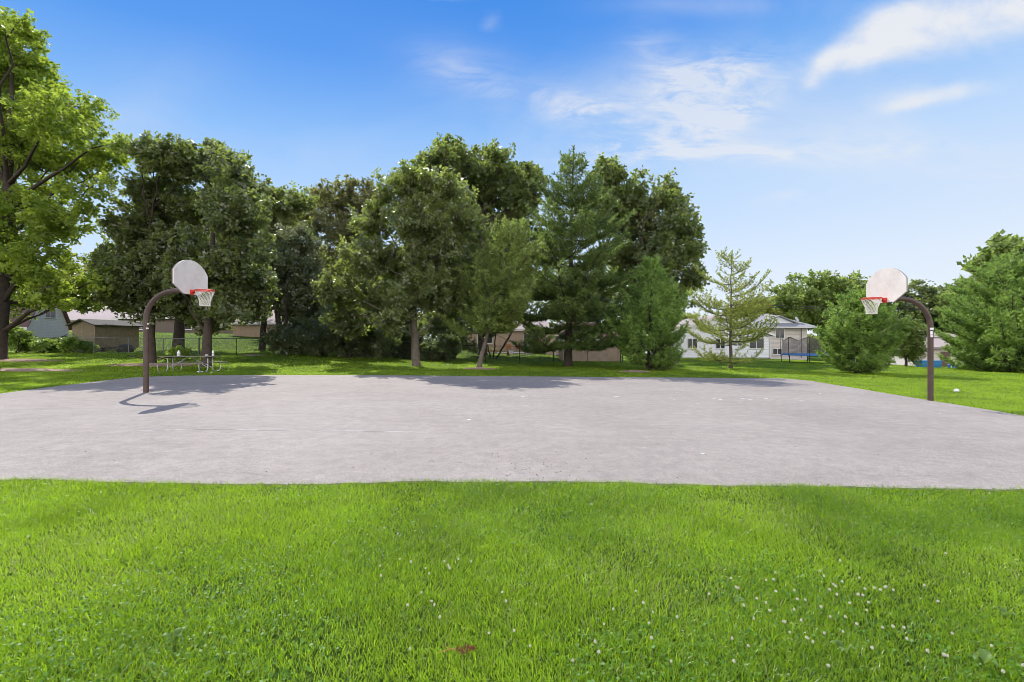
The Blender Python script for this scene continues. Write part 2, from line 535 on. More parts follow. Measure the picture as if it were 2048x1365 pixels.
def build_court():
    m = MB()
    top = [(x, y, -0.0102 * x + 0.022) for x, y in rim]
    bot = [(x, y, -0.0102 * x - 0.06) for x, y in rim]
    n = len(rim)
    m.add(top + bot, [tuple(range(n))] + [(i, n + i, n + (i + 1) % n, (i + 1) % n) for i in range(n)])
    o = m.build('court', court_mat())
    tag(o, kind='structure')
    # worn painted line and flecks of old paint, laid just above the asphalt
    wl = surf('worn_line_paint', (.50, .47, .46), (.40, .37, .36), scale=8, rough=.8)

    def ribbon(pts, w, seed):
        r = random.Random(seed); vs, fs = [], []
        for i, (px, py) in enumerate(pts):
            g = G(px, py)
            z = -0.0102 * g.x + 0.026
            h = w * r.uniform(.4, 1.0)
            vs += [(g.x, g.y - h, z), (g.x, g.y + h, z)]
            if i: fs.append((2 * i - 2, 2 * i, 2 * i + 1, 2 * i - 1))
        return vs, fs
    m = MB()
    r = random.Random(5)
    xs = np.arange(275, 835, 9.0)
    rows = np.interp(xs, [275, 350, 440, 540, 610, 700, 760, 832], [865, 862.8, 861.5, 864, 864.5, 864.5, 866, 867.5])
    run = []
    for x_, y_ in zip(xs, rows):
        if 545 < x_ < 610 and r.random() < .45:
            if len(run) > 1: m.add(*ribbon(run, .017, int(x_)))
            run = []
            continue
        run.append((x_, y_ + r.uniform(-.35, .35)))
    m.add(*ribbon(run, .017, 9))
    o = m.build('worn_line', wl)
    tag(o, 'faint pale worn line running across the left half of the asphalt court', 'court marking')
    m = MB()
    fl = [(1238, 796), (1232, 795), (1343, 798), (1348, 801), (1428, 799), (1440, 801), (1486, 799), (1500, 802), (1532, 799), (1543, 801), (1590, 799), (1603, 803),
          (1607, 782), (1640, 789), (1840, 823), (1880, 830), (1920, 840), (1405, 912), (1290, 900), (1138, 778), (938, 842), (1046, 795)]
    for i, (px, py) in enumerate(fl):
        g = G(px, py); s = r.uniform(.014, .04) * (1.5 if py < 810 else 1); z = -0.0102 * g.x + 0.0265
        k = 7
        m.add([(g.x + s * 1.5 * math.cos(a) * r.uniform(.5, 1.1), g.y + s * math.sin(a) * r.uniform(.5, 1.1), z) for a in [2 * math.pi * q / k for q in range(k)]], [tuple(range(k))])
    tag(m.build('paint_fleck', surf('fleck_paint', (.75, .74, .72), rough=.7)), 'scattered white flecks of old paint on the court', 'paint flecks', kind='stuff')
    ck = surf('crack_dark', (.17, .155, .145), (.23, .21, .20), scale=20, rough=.95)
    for pts, lab in ((((1690, 951), (1740, 955), (1800, 957), (1850, 955.5), (1900, 958), (1960, 960)), 'thin dark crack near the right part of the near court edge'),
                     (((425, 948), (455, 951), (490, 950), (520, 955), (548, 957)), 'short dark crack near the left part of the near court edge')):
        xs = np.arange(pts[0][0], pts[-1][0], 3.0)
        ys = np.interp(xs, [p[0] for p in pts], [p[1] for p in pts]) + rng.normal(0, .35, len(xs))
        m = MB(); m.add(*ribbon(list(zip(xs, ys)), .004, 3))
        tag(m.build('crack', ck), lab, 'crack')
    # dark grit spilled by the near edge
    m = MB()
    for i in range(170):
        px = r.gauss(1010, 130); py = r.uniform(905, 964) if r.random() < .8 else r.uniform(880, 964)
        if r.random() < .35: px = r.uniform(100, 1900); 
        g = G(px, py); s = r.uniform(.003, .010); z = -0.0102 * g.x + 0.022
        vs = [(g.x + s * math.cos(a), g.y + s * .8 * math.sin(a), z) for a in (0, 1.6, 3.1, 4.6)] + [(g.x, g.y, z + s)]
        m.add(vs, [(0, 1, 4), (1, 2, 4), (2, 3, 4), (3, 0, 4)])
    tag(m.build('grit', surf('grit_stone', (.05, .045, .04), (.12, .1, .09), scale=200)), 'dark grit and crumbs strewn along the near edge of the court', 'grit', kind='stuff')


build_court()

# mulch beds under the trees
mulch = surf('mulch', (.22, .13, .10), (.42, .30, .26), scale=9, rough=.95, bump=1.0, bscale=22)


def mulch_bed(c, rx, ry, label, seed):
    r = random.Random(seed)
    m = MB(); n = 28
    ring = []
    for k in range(n):
        a = 2 * math.pi * k / n; q = r.uniform(.82, 1.1)
        x, y = c.x + rx * q * math.cos(a), c.y + ry * q * math.sin(a)
        ring.append((x, y, float(zg(x, y)) + .015))
    mid = [(c.x + (x - c.x) * .55, c.y + (y - c.y) * .55, float(zg(c.x + (x - c.x) * .55, c.y + (y - c.y) * .55)) + .07) for x, y, z in ring]
    m.add(ring + mid + [(c.x, c.y, c.z + .1)], [(i, (i + 1) % n, n + (i + 1) % n, n + i) for i in range(n)] + [(n + i, n + (i + 1) % n, 2 * n) for i in range(n)], True)
    for k in range(260):   # chips
        a = r.uniform(0, 6.28); q = math.sqrt(r.random())
        x, y = c.x + rx * q * math.cos(a), c.y + ry * q * math.sin(a); z = float(zg(x, y)) + .02 + .09 * (1 - q)
        s = r.uniform(.03, .08); t = r.uniform(0, 3.1)
        dx, dy = s * math.cos(t), s * math.sin(t)
        m.add([(x - dx, y - dy, z), (x + dy * .4, y - dx * .4, z + .01), (x + dx, y + dy, z + r.uniform(0, .05)), (x - dy * .4, y + dx * .4, z + .01)], [(0, 1, 2, 3)])
    tag(m.build('mulch_bed', mulch), label, 'mulch bed')


# ------------------------------------------------------------------ grass
class VNoise:
    def __init__(self, seed, n=256):
        self.g = np.random.default_rng(seed).random((n, n)); self.n = n

    def __call__(self, x, y, s):
        x = np.asarray(x) * s + 57.3; y = np.asarray(y) * s + 91.7
        xi, yi = np.floor(x).astype(int), np.floor(y).astype(int)
        fx, fy = x - xi, y - yi
        fx, fy = fx * fx * (3 - 2 * fx), fy * fy * (3 - 2 * fy)
        n, g = self.n, self.g
        a, b = g[xi % n, yi % n], g[(xi + 1) % n, yi % n]
        c, d = g[xi % n, (yi + 1) % n], g[(xi + 1) % n, (yi + 1) % n]
        return (a * (1 - fx) + b * fx) * (1 - fy) + (c * (1 - fx) + d * fx) * fy


vn1, vn2, vn3 = VNoise(1), VNoise(2), VNoise(3)


def blades(x, y, z, h, w, az, lean, rnd, curl=0.5):
    n = len(x)
    base = np.stack([x, y, z], -1)
    d = np.stack([np.cos(az), np.sin(az), np.zeros(n)], -1)
    ph = rng.uniform(0, 2 * np.pi, n)
    s = np.stack([np.cos(ph), np.sin(ph), np.zeros(n)], -1)
    up = np.array([0, 0, 1.0])
    mid = base + up * (h * .55)[:, None] + d * (lean * h * .35)[:, None]
    tip = base + up * (h * (1 - .25 * lean))[:, None] + d * (lean * h * (.6 + curl))[:, None]
    hw = (w * .5)[:, None]
    v = np.stack([base - s * hw, base + s * hw, mid + s * hw * .85, mid - s * hw * .85, tip], 1).reshape(-1, 3)
    i = np.arange(n, dtype=np.int32) * 5
    tri = np.concatenate([np.stack([i, i + 1, i + 2], -1), np.stack([i, i + 2, i + 3], -1), np.stack([i + 3, i + 2, i + 4], -1)])
    return v, tri, np.repeat(rnd, 5)


def build_grass():
    C, d0 = 10500.0, 4.0
    dd = np.linspace(1.75, 66, 4000)
    rho = C * np.minimum(1.0, (d0 / dd) ** 2.1)
    wid = 2 * np.minimum(1.28 * dd + .6, 62)
    pdf = rho * wid
    cdf = np.cumsum(pdf) * (dd[1] - dd[0])
    n = int(cdf[-1])
    y = np.interp(rng.random(n) * cdf[-1], cdf, dd)
    x = rng.uniform(-1, 1, n) * np.minimum(1.28 * y + .6, 62)
    keep = ~in_court(x + rng.normal(0, .035, n), y + rng.normal(0, .035, n) - .01 * (y < 7))
    # ragged thinning
    clump = vn1(x, y, 2.2) * .6 + vn2(x, y, 7.0) * .4
    keep &= rng.random(n) < np.where(y < 12, 0.45 + 1.1 * clump, 1.0)
    x, y = x[keep], y[keep]; clump = clump[keep]
    n = len(x)
    d = np.hypot(x * .6, y)
    z = zg(x, y)
    f = np.clip(y / 4.0, 1, 8)
    tall = vn3(x, y, 0.8)
    h = rng.uniform(.030, .064, n) * (0.65 + .8 * clump + .35 * tall) * np.where(y > 18, 1.15, 1.0)
    long_ = rng.random(n) < .012
    h = np.where(long_, h * 1.7, h)
    w = rng.uniform(.0024, .0044, n) * f ** .82
    az = rng.uniform(0, 2 * np.pi, n) * .9 + vn2(x, y, 1.3) * 6.0
    lean = np.clip(rng.normal(.85, .42, n) + np.where(y > 9, .25, 0), .05, 1.4)
    patch = vn3(x, y, .45) * .55 + vn1(x, y, 1.6) * .45
    rnd = np.clip(rng.random(n) * .9 + (patch - .5) * 1.1 + .05, 0, 1)
    t1 = vn1(x, y, 1.15); t2 = vn2(x, y, .75); t3 = vn3(x, y, 2.6)
    near = y < 6
    tuft = near * sstep((t1 - .52) / .4) * (.4 + .8 * t3); dry = near & (t2 + .25 * (rng.random(n) - .5) > .64) & (t3 > .3)
    h = np.where(dry, h * .78, h * (1 + .28 * tuft)) * np.where(near, .88, 1)
    rnd = np.clip(rnd - .22 * tuft + .25 * dry, 0, 1)
    straw = rng.random(n) < np.where(dry, .13, np.where(t3 > .7, .06, .025))
    gm = leaf_mat('grass_blade', (.038, .118, .008), (.330, .450, .032), (.55, .84, .028), tfac=.52, rough=.33, spec=.5, nscale=.9)
    sm = leaf_mat('straw_blade', (.26, .27, .10), (.42, .42, .22), (.4, .4, .14), tfac=.35)
    for nm, sel, mt, lb in (('lawn_grass', ~straw, gm, 'bright green mown lawn grass around the court'), ('dry_grass', straw, sm, 'pale dry blades scattered through the lawn')):
        v, t, a = blades(x[sel], y[sel], z[sel], h[sel], w[sel], az[sel], lean[sel], rnd[sel])
        o = link(nm, np_mesh(nm, v, t, a), mt)
        tag(o, lb, 'grass', kind='stuff')
    # clover leaflets low in the near lawn
    n = 26000
    y = rng.uniform(1.8, 5.4, n); x = rng.uniform(-1, 1, n) * (1.25 * y + .4)
    k = (~in_court(x, y)) & (rng.random(n) < np.clip((vn2(x, y, 1.1) - .42) * 4, 0.04, 1)); x, y = x[k], y[k]; n = len(x)
    z = zg(x, y) + rng.uniform(.025, .055, n)
    v, f, a = flat_leaves(np.stack([x, y, z], -1), rng.uniform(.014, .024, n), up=2.2, aspect=.95)
    o = link('clover_leaves', np_mesh('clover_leaves', v, f, a), leaf_mat('clover_leaf', (.070, .18, .018), (.14, .29, .03), (.26, .52, .03), tfac=.42, rough=.5))
    tag(o, 'low clover leaves growing among the lawn grass in front', 'clover', kind='stuff')


def flat_leaves(c, size, up=0.6, aspect=.7, droop=None):
    """one four-cornered leaf per point: corners base, side, tip, side"""
    n = len(c)
    nor = rng.normal(size=(n, 3)); nor[:, 2] = np.abs(nor[:, 2]) + up
    nor /= np.linalg.norm(nor, axis=1)[:, None]
    t = rng.normal(size=(n, 3))
    if droop is not None: t = t * .7 + droop
    t -= nor * (t * nor).sum(1)[:, None]
    t /= np.linalg.norm(t, axis=1)[:, None] + 1e-9
    s = np.cross(nor, t)
    L = size[:, None]
    fold = nor * (size * rng.uniform(-.05, .22, n))[:, None]
    v = np.stack([c - t * L * .5, c + s * L * aspect * .5 - t * L * .06 + fold, c + t * L * .5, c - s * L * aspect * .5 - t * L * .06 + fold], 1).reshape(-1, 3)
    i = np.arange(n, dtype=np.int32) * 4
    f = np.concatenate([np.stack([i, i + 1, i + 2], -1), np.stack([i, i + 2, i + 3], -1)])
    return v, f, np.repeat(rng.random(n), 4)


def leaf_sprays(c, size, up=.2, aspect=.7, droop=None, per=6):
    """leaves in small flat sprays: the leaves of one spray share a plane, a direction and a tone"""
    n = len(c)
    k = max(1, n // per)
    idx = rng.integers(0, k, n)
    cen = c[:k][idx]
    nor = rng.normal(size=(k, 3)); nor[:, 2] = np.abs(nor[:, 2]) + up
    nor /= np.linalg.norm(nor, axis=1)[:, None]
    t0 = rng.normal(size=(k, 3))
    if droop is not None: t0 = t0 * .7 + droop
    N_ = nor[idx] + rng.normal(size=(n, 3)) * .28
    N_ /= np.linalg.norm(N_, axis=1)[:, None]
    t = t0[idx] + rng.normal(size=(n, 3)) * .55
    t -= N_ * (t * N_).sum(1)[:, None]; t /= np.linalg.norm(t, axis=1)[:, None] + 1e-9
    s = np.cross(N_, t)
    off = t * rng.uniform(0, 1.3, n)[:, None] * size[:, None] + s * (rng.uniform(-.8, .8, n) * size)[:, None] + N_ * (rng.normal(size=n) * .15 * size)[:, None]
    p = cen + off
    L = size[:, None]
    fold = N_ * (size * rng.uniform(-.05, .22, n))[:, None]
    v = np.stack([p - t * L * .5, p + s * L * aspect * .5 - t * L * .06 + fold, p + t * L * .5, p - s * L * aspect * .5 - t * L * .06 + fold], 1).reshape(-1, 3)
    i = np.arange(n, dtype=np.int32) * 4
    f = np.concatenate([np.stack([i, i + 1, i + 2], -1), np.stack([i, i + 2, i + 3], -1)])
    tone = np.clip(rng.random(k)[idx] * 1.05 + rng.random(n) * .25 - .12, 0, 1)
    return v, f, np.repeat(tone, 4)


build_grass()

# ------------------------------------------------------------------ broadleaf trees and shrubs
bark_dark = surf('bark_dark', (.085, .065, .052), (.045, .035, .03), scale=5, rough=.95, bump=1.0, bscale=18)
bark_grey = surf('bark_grey', (.16, .135, .115), (.09, .075, .065), scale=5, rough=.95, bump=1.0, bscale=18)


def curve(a, b, bend, k=6):
    a, b = Vector(a), Vector(b)
    c = (a + b) / 2 + Vector(bend)
    return [a * (1 - t) ** 2 + c * 2 * t * (1 - t) + b * t * t for t in [i / (k - 1) for i in range(k)]]


def broadleaf(name, label, cat, base, lobes, d, n_leaves, leaf, mat, seed, trunk_r=.2, top=None, bark=None, depth=.55, clump_r=.6, stems=1, group=None,
              fill=1.0, aspect=.72, up=.2, droop=(0, 0, -.35), trunk_lean=0.0, twigs=True, thick=1.0, back=0.5):
    """lobes are (photo column, photo row, radius in photo pixels) at the tree's own distance; each gets a real centre, radius and depth"""
    r = random.Random(seed)
    clump_r *= .62
    root = thing(name, label, cat, base, 0, group)
    B = Vector(base)
    cs = [P(px, py, d) for px, py, rr in lobes]
    mx = sum(c.x for c in cs) / len(cs)
    halfw = max(abs(c.x - mx) + rr / F * d * .5 for c, (a, b_, rr) in zip(cs, lobes))
    L3 = []
    for (px, py, rr) in lobes:
        off = r.uniform(-depth, depth) * halfw
        dd = max(d + off, d * .6)
        c = P(px, py, dd); L3.append((c, (rr * 1.06 + 2) / F * dd * fill))
    for (px, py, rr) in lobes:      # the far side of the crown
        if r.random() < back:
            dd = d + halfw * r.uniform(.3, .9)
            L3.append((P(px + r.uniform(-15, 15), py + r.uniform(0, 20), dd), rr / F * dd * .95))
    zt = max(c.z for c, q in L3)
    zb = min(c.z - q for c, q in L3)
    zlow = max(B.z + .6, zb)
    T = Vector((mx * .5 + B.x * .5 + trunk_lean, B.y + .1, B.z + (zt - B.z) * .82)) if top is None else Vector(top)
    wood = MB()
    stemlist = []
    for s in range(stems):
        off = Vector((r.uniform(-.5, .5), r.uniform(-.4, .4), 0)) * (0 if stems == 1 else 1.0)
        tt = T + (off * 5 if stems > 1 else Vector())
        path = curve(B + off * .5 + Vector((0, 0, -.15)), tt, (r.uniform(-.25, .25), r.uniform(-.2, .2), 0), 12)
        for q in range(2, 11): path[q] += Vector((r.uniform(-.05, .05), r.uniform(-.05, .05), 0))
        rad = [trunk_r * (1 - i / 11) ** .8 + .02 for i in range(12)]
        rad[0] *= 1.5; rad[1] *= 1.04
        # finer foot: flare
        p0 = path[0].lerp(path[1], .25)
        path.insert(1, p0); rad.insert(1, trunk_r * 1.14)
        wood.tube([p - B for p in path], rad, 10)
        stemlist.append(path)
    pts_all, cl = [], []
    limbs = []
    for c, q in L3:
        path = stemlist[r.randrange(len(stemlist))]
        cand = [p for p in path if p.z < c.z - .25 * (Vector((p.x - c.x, p.y - c.y, 0))).length and p.z > B.z + (zlow - B.z) * .55]
        st = max(cand, key=lambda p: p.z - .0) if cand else path[min(4, len(path) - 1)]
        if cand and len(cand) > 2: st = cand[-1 - r.randrange(min(3, len(cand)))]
        ln = (c - st).length
        lp = curve(st, c + Vector((0, 0, q * .2)), (r.uniform(-.1, .1) * ln, r.uniform(-.1, .1) * ln, ln * r.uniform(-.12, .12)), 8)
        for w_ in range(2, 8): lp[w_] += Vector((r.uniform(-.04, .04), r.uniform(-.04, .04), r.uniform(-.03, .03))) * ln * .5
        lr = min(trunk_r * .38, .022 + .010 * ln * thick)
        wood.tube([p - B for p in lp], [lr * (1 - .82 * i / 7) for i in range(8)], 6, cap=False)
        k = max(4, int(6.4 * (q / clump_r) ** 2 * .62))
        for _ in range(k):
            v = Vector((r.gauss(0, 1), r.gauss(0, 1), r.gauss(0, 1))).normalized() * q * (r.random() ** .40) * (r.uniform(1.0, 1.28) if r.random() < .22 else 1.0)
            v.z *= .85
            cc = c + v
            if cc.z < B.z + .25: continue
            g3 = math.sin(cc.x * 2.3 / clump_r * .4 + seed) + math.sin(cc.y * 2.1 / clump_r * .4 + 2 * seed) + math.sin(cc.z * 2.7 / clump_r * .4 + 3 * seed)
            if g3 < -.9 and r.random() < .85: continue
            sd = (v.normalized() * r.uniform(.4, 1.1) + Vector((r.gauss(0, .35), r.gauss(0, .35), r.uniform(.1, .75)))).normalized()
            cl.append((cc, clump_r * r.uniform(.55, 1.3), r.uniform(.35, 1.6), sd))
            if twigs:
                nb = min(lp[2:], key=lambda p: (p - cc).length)
                tl = (nb - cc).length
                wood.tube([p - B for p in curve(nb, cc, (0, 0, tl * r.uniform(-.05, .15)), 4)], [.014 * thick, .011 * thick, .008 * thick, .004], 3, cap=False)
    wood.build('trunk', bark or bark_dark, root)
    wsum = sum(w * q * q for c, q, w, sd in cl)
    for c, q, w, sd in cl:
        m = max(4, int(1.12 * n_leaves * w * q * q / wsum))
        o = rng.normal(size=(m, 3)); o /= np.linalg.norm(o, axis=1)[:, None]
        o *= (rng.random(m) ** .5)[:, None] * q
        ax = np.array(sd)
        al = o @ ax
        o = o * .62 + ax * (al * .95)[:, None]
        pts_all.append(o + np.array(c - B))
    pts = np.concatenate(pts_all)
    pts = pts[rng.permutation(len(pts))]
    v, f, a = leaf_sprays(pts, rng.uniform(.7, 1.35, len(pts)) * leaf * 1.32, up=up, aspect=aspect, droop=np.array(droop) if droop else None)
    link('crown', np_mesh('crown', v, f, a), mat, root)
    return root


lm_maple = leaf_mat('maple_leaf', (.085, .140, .028), (.260, .335, .055), (.52, .67, .07), tfac=.5)
lm_dark = leaf_mat('dark_maple_leaf', (.056, .068, .044), (.165, .190, .095), (.42, .54, .09), tfac=.42, rough=.27, spec=.95)
lm_ash = leaf_mat('ash_leaf', (.064, .076, .048), (.185, .210, .105), (.48, .60, .10), tfac=.44, rough=.27, spec=.95)
lm_back = leaf_mat('far_maple_leaf', (.056, .070, .045), (.170, .200, .100), (.44, .56, .10), tfac=.45, rough=.38, spec=.45)
lm_olive = leaf_mat('olive_leaf', (.085, .090, .050), (.200, .200, .095), (.44, .46, .11), tfac=.44)
lm_silver = leaf_mat('shiny_grey_leaf', (.10, .125, .070), (.27, .30, .17), (.34, .40, .14), tfac=.3, rough=.27, spec=1.0)
lm_far = leaf_mat('far_bright_leaf', (.110, .165, .050), (.250, .310, .095), (.46, .60, .13), tfac=.5)
lm_bush = leaf_mat('hedge_leaf', (.060, .074, .048), (.165, .195, .100), (.34, .44, .08), tfac=.36, rough=.3, spec=.9)
lm_weed = leaf_mat('weed_leaf', (.120, .200, .040), (.300, .420, .100), (.50, .68, .12), tfac=.4)
lm_yellow = leaf_mat('yellow_green_leaf', (.12, .14, .025), (.22, .22, .04), (.36, .36, .05), tfac=.4)


def build_trees():
    # big maple at the left edge
    dA = 26.5
    broadleaf('maple_tree', 'tall bright green maple cut off by the left edge, nearest the grey gambrel house', 'tree', at(-6, dA),
              [(-60, 110, 100), (20, 95, 58), (62, 165, 50), (140, 222, 52), (196, 300, 44), (120, 330, 66), (176, 385, 34), (55, 270, 75), (-40, 250, 105), (30, 420, 76),
               (124, 440, 42), (-80, 420, 115), (62, 520, 66), (140, 545, 45), (-30, 550, 85), (95, 590, 40), (15, 600, 48), (160, 592, 26), (205, 345, 26), (-160, 300, 105),
               (-190, 480, 100), (-150, 590, 55), (-150, 160, 80), (100, 240, 50), (205, 560, 26), (222, 290, 24), (40, 55, 34)],
              dA, 165000, .135, lm_maple, 11, trunk_r=.36, clump_r=.75, bark=bark_dark, depth=.5, thick=1.1, back=.35)
    # pair of dark maples behind the left hoop
    b1 = G(304, 728)
    broadleaf('maple_tree', 'dark green maple whose trunk stands just right of the left hoop pole', 'tree', b1,
              [(325, 312, 40), (300, 385, 44), (256, 450, 36), (232, 525, 36), (266, 555, 50), (300, 475, 56), (350, 415, 50), (240, 600, 32), (300, 610, 38), (372, 325, 42),
               (290, 315, 26), (345, 500, 50), (330, 580, 45), (222, 570, 24)], b1.y, 62000, .13, lm_dark, 21, trunk_r=.20, clump_r=.55, depth=.6)
    b2 = G(412, 734)
    broadleaf('maple_tree', 'dark green maple whose trunk rises behind the right end of the picnic table', 'tree', b2,
              [(420, 322, 40), (465, 342, 42), (470, 420, 52), (420, 425, 56), (502, 425, 32), (498, 500, 46), (400, 515, 56), (460, 555, 55), (390, 595, 46), (450, 610, 36),
               (520, 560, 32), (350, 555, 46), (440, 300, 22), (500, 370, 24), (410, 640, 30), (500, 610, 32)], b2.y, 66000, .13, lm_dark, 22, trunk_r=.23, clump_r=.55, depth=.6)
    b3 = at(356, 39)
    broadleaf('maple_tree', 'thick trunked maple beyond the fence between the two dark maples', 'tree', b3,
              [(350, 430, 60), (410, 480, 60), (300, 500, 60), (470, 500, 55), (350, 560, 60), (250, 540, 55), (430, 570, 50), (520, 520, 40)], 39, 34000, .2, lm_back, 23, trunk_r=.42, clump_r=.85)
    c1 = at(524, 41)
    broadleaf('maple_tree', 'slender sunlit tree on the bright back lawn beside the tan garage', 'tree', c1,
              [(540, 430, 40), (530, 500, 46), (562, 535, 40), (580, 465, 34), (520, 575, 40), (592, 408, 26), (570, 595, 44), (608, 550, 34), (545, 390, 20)], 41, 36000, .18, lm_ash, 24, trunk_r=.26, clump_r=.7)
    c2 = at(568, 35.5)
    broadleaf('leaning_tree', 'many stemmed tree with shiny grey leaves leaning over the hedge', 'tree', c2,
              [(600, 590, 38), (575, 615, 28), (630, 620, 36), (598, 530, 36), (636, 575, 30), (562, 565, 30), (585, 470, 26), (560, 510, 22), (612, 490, 22)], 35.5, 30000, .14, lm_silver, 25, trunk_r=.14, stems=3, clump_r=.5)
    c3 = at(600, 55)
    broadleaf('maple_tree', 'tall dark tree in the gap behind the shiny grey leaved tree', 'tree', c3,
              [(585, 400, 24), (600, 440, 36), (565, 450, 36), (600, 510, 48), (640, 540, 45), (570, 560, 50), (620, 600, 50)], 55, 26000, .22, lm_back, 26, trunk_r=.3, clump_r=.9)
    dD = 50
    broadleaf('locust_tree', 'olive toned loose crowned tree left of the broad ash', 'tree', at(690, dD),
              [(645, 405, 34), (682, 392, 30), (722, 388, 32), (650, 460, 44), (615, 440, 26), (700, 460, 46), (622, 510, 36), (690, 540, 46), (740, 420, 34), (650, 385, 22)], dD, 30000, .19, lm_olive, 27, trunk_r=.28, clump_r=.75, bark=bark_grey)
    e = G(833, 733)
    broadleaf('ash_tree', 'broad green ash with a straight bare trunk at mid court', 'tree', e,
              [(850, 372, 38), (900, 388, 36), (790, 398, 44), (742, 440, 40), (830, 448, 55), (908, 448, 46), (722, 515, 46), (790, 520, 56), (870, 530, 56), (928, 505, 34),
               (722, 590, 42), (800, 605, 46), (868, 612, 40), (672, 580, 34), (902, 590, 38), (690, 640, 30), (770, 650, 26), (820, 360, 28), (940, 440, 22), (780, 355, 18)],
              e.y, 92000, .14, lm_ash, 31, trunk_r=.24, clump_r=.55, depth=.42, aspect=.56, droop=(0, 0, -.8), bark=bark_grey)
    dF = 44
    broadleaf('maple_tree', 'very tall dark maple rising behind the ash and the white pine', 'tree', at(965, dF),
              [(890, 318, 32), (940, 342, 40), (1000, 335, 36), (1040, 358, 34), (868, 352, 32), (980, 400, 50), (1062, 398, 30), (1030, 440, 46), (950, 465, 50), (900, 425, 44), (1000, 515, 55),
               (1060, 500, 36), (850, 335, 20), (930, 555, 55), (985, 318, 22), (1060, 350, 20), (1010, 580, 45), (885, 292, 14), (905, 296, 12), (965, 306, 12), (1000, 306, 12), (1075, 362, 14)], dF, 62000, .24, lm_back, 32, trunk_r=.42, clump_r=.9, depth=.5)
    dI = 46
    broadleaf('maple_tree', 'tall maple with upswept tips behind the white pine on its right', 'tree', at(1268, dI),
              [(1210, 362, 34), (1258, 388, 36), (1332, 405, 32), (1355, 448, 34), (1240, 430, 46), (1300, 445, 50), (1372, 505, 28), (1330, 515, 50), (1260, 515, 50), (1340, 580, 40),
               (1382, 545, 18), (1280, 590, 46), (1310, 620, 34), (1190, 430, 36), (1340, 380, 16), (1230, 345, 20), (1378, 465, 22), (1345, 366, 10), (1362, 420, 16), (1392, 500, 14), (1395, 560, 16), (1270, 352, 12), (1205, 335, 16), (1385, 600, 18), (1320, 372, 12)], dI, 60000, .24, lm_back, 33, trunk_r=.4, clump_r=.85, depth=.5, up=.2)
    # far trees behind the houses
    far = [
        ('bright far tree above the chimney roof', [(1600, 590, 24), (1640, 578, 24), (1570, 602, 20), (1545, 616, 14), (1620, 620, 30), (1575, 635, 26)], 88, lm_far, 1610),
        ('grey green far tree left of the round pine top', [(1662, 582, 22), (1680, 600, 28), (1655, 630, 34), (1690, 640, 34)], 92, lm_olive, 1668),
        ('far tree peeking out behind the right backboard', [(1702, 582, 20), (1728, 596, 26), (1722, 640, 34), (1760, 600, 24)], 86, lm_far, 1715),
        ('dark far tree behind the curve of the right hoop pole', [(1835, 598, 24), (1875, 606, 26), (1850, 640, 36), (1890, 645, 34), (1820, 640, 28)], 82, lm_dark, 1850),
        ('far tree rising behind the right brown roofed house', [(1935, 585, 20), (1965, 575, 24), (1930, 625, 30), (1910, 606, 16)], 76, lm_far, 1940),
        ('tall tree top above the pine at the right edge', [(2005, 515, 18), (2040, 515, 22), (2085, 525, 30), (2020, 550, 26), (2080, 590, 40), (1985, 545, 18)], 44, lm_far, 2045),
        ('yellowish small tree over the white garage ridge', [(1500, 640, 16), (1520, 628, 15), (1482, 648, 20), (1530, 650, 16)], 74, lm_yellow, 1505),
        ('grey far tree above the tan house roof on the left', [(200, 565, 36), (150, 590, 36), (250, 575, 40), (180, 620, 40), (290, 590, 40)], 84, lm_olive, 200),
        ('far dark tree behind the grey gambrel house', [(40, 570, 50), (100, 585, 40), (-40, 560, 60), (60, 620, 40)], 86, lm_back, 50),
        ('dark far tree behind the roof of the tan garage', [(470, 560, 46), (530, 575, 44), (590, 560, 46), (640, 590, 40)], 82, lm_back, 540),
        ('far dark tree filling the gap left of the ash trunk', [(700, 560, 46), (760, 590, 44), (690, 620, 44), (810, 570, 46), (760, 630, 40)], 78, lm_back, 750),
        ('far dark tree filling the gap right of the ash trunk', [(880, 570, 46), (940, 590, 40), (910, 625, 40), (1000, 600, 44)], 80, lm_back, 930),
        ('far dark tree behind the roof of the central tan house', [(1090, 580, 46), (1150, 590, 40), (1210, 600, 40), (1130, 620, 36)], 84, lm_back, 1140),
        ('far tree low behind the white garage on its left', [(1330, 640, 26), (1375, 655, 18), (1290, 640, 30)], 78, lm_far, 1330),
    ]
    for i, (lab, lobes, d, mt, bx) in enumerate(far):
        broadleaf('background_tree', lab, 'tree', at(bx, d), [(a_, b_ - 4, c_ * 1.32) for a_, b_, c_ in lobes], d, 19000, .36, mt, 60 + i, trunk_r=.3, clump_r=1.1, group='trees beyond the houses', twigs=False)
    # understory: dark hedge, weeds along the fence
    hedge = [((575, 34), [(560, 680, 26), (585, 690, 28), (600, 665, 26)], 'dark shrub at the left end of the overgrown fence line'),
             ((635, 33), [(620, 680, 30), (650, 690, 30), (640, 655, 28)], 'dense dark shrub under the shiny grey leaved tree'),
             ((695, 32.5), [(680, 670, 32), (710, 690, 30), (700, 640, 30)], 'tallest dark shrub in the middle of the hedge'),
             ((750, 32.5), [(740, 685, 28), (765, 690, 26), (745, 655, 26), (770, 665, 22)], 'dark shrub left of the ash trunk'),
             ((870, 34), [(880, 700, 18), (900, 690, 18), (860, 702, 16)], 'low dark shrub right of the ash trunk'),
             ((905, 37.5), [(878, 640, 30), (912, 655, 30), (940, 640, 28), (900, 682, 22), (932, 686, 18), (868, 600, 30), (850, 670, 24)], 'tall dark leafy shrub between the ash and the leaning pine'),
             ((800, 36), [(800, 690, 24), (790, 660, 26), (815, 665, 26), (830, 700, 14)], 'dark shrub directly behind the ash trunk'),
             ((985, 39), [(985, 650, 22), (1000, 630, 26), (970, 665, 16)], 'dark shrub behind the foot of the leaning pine')]
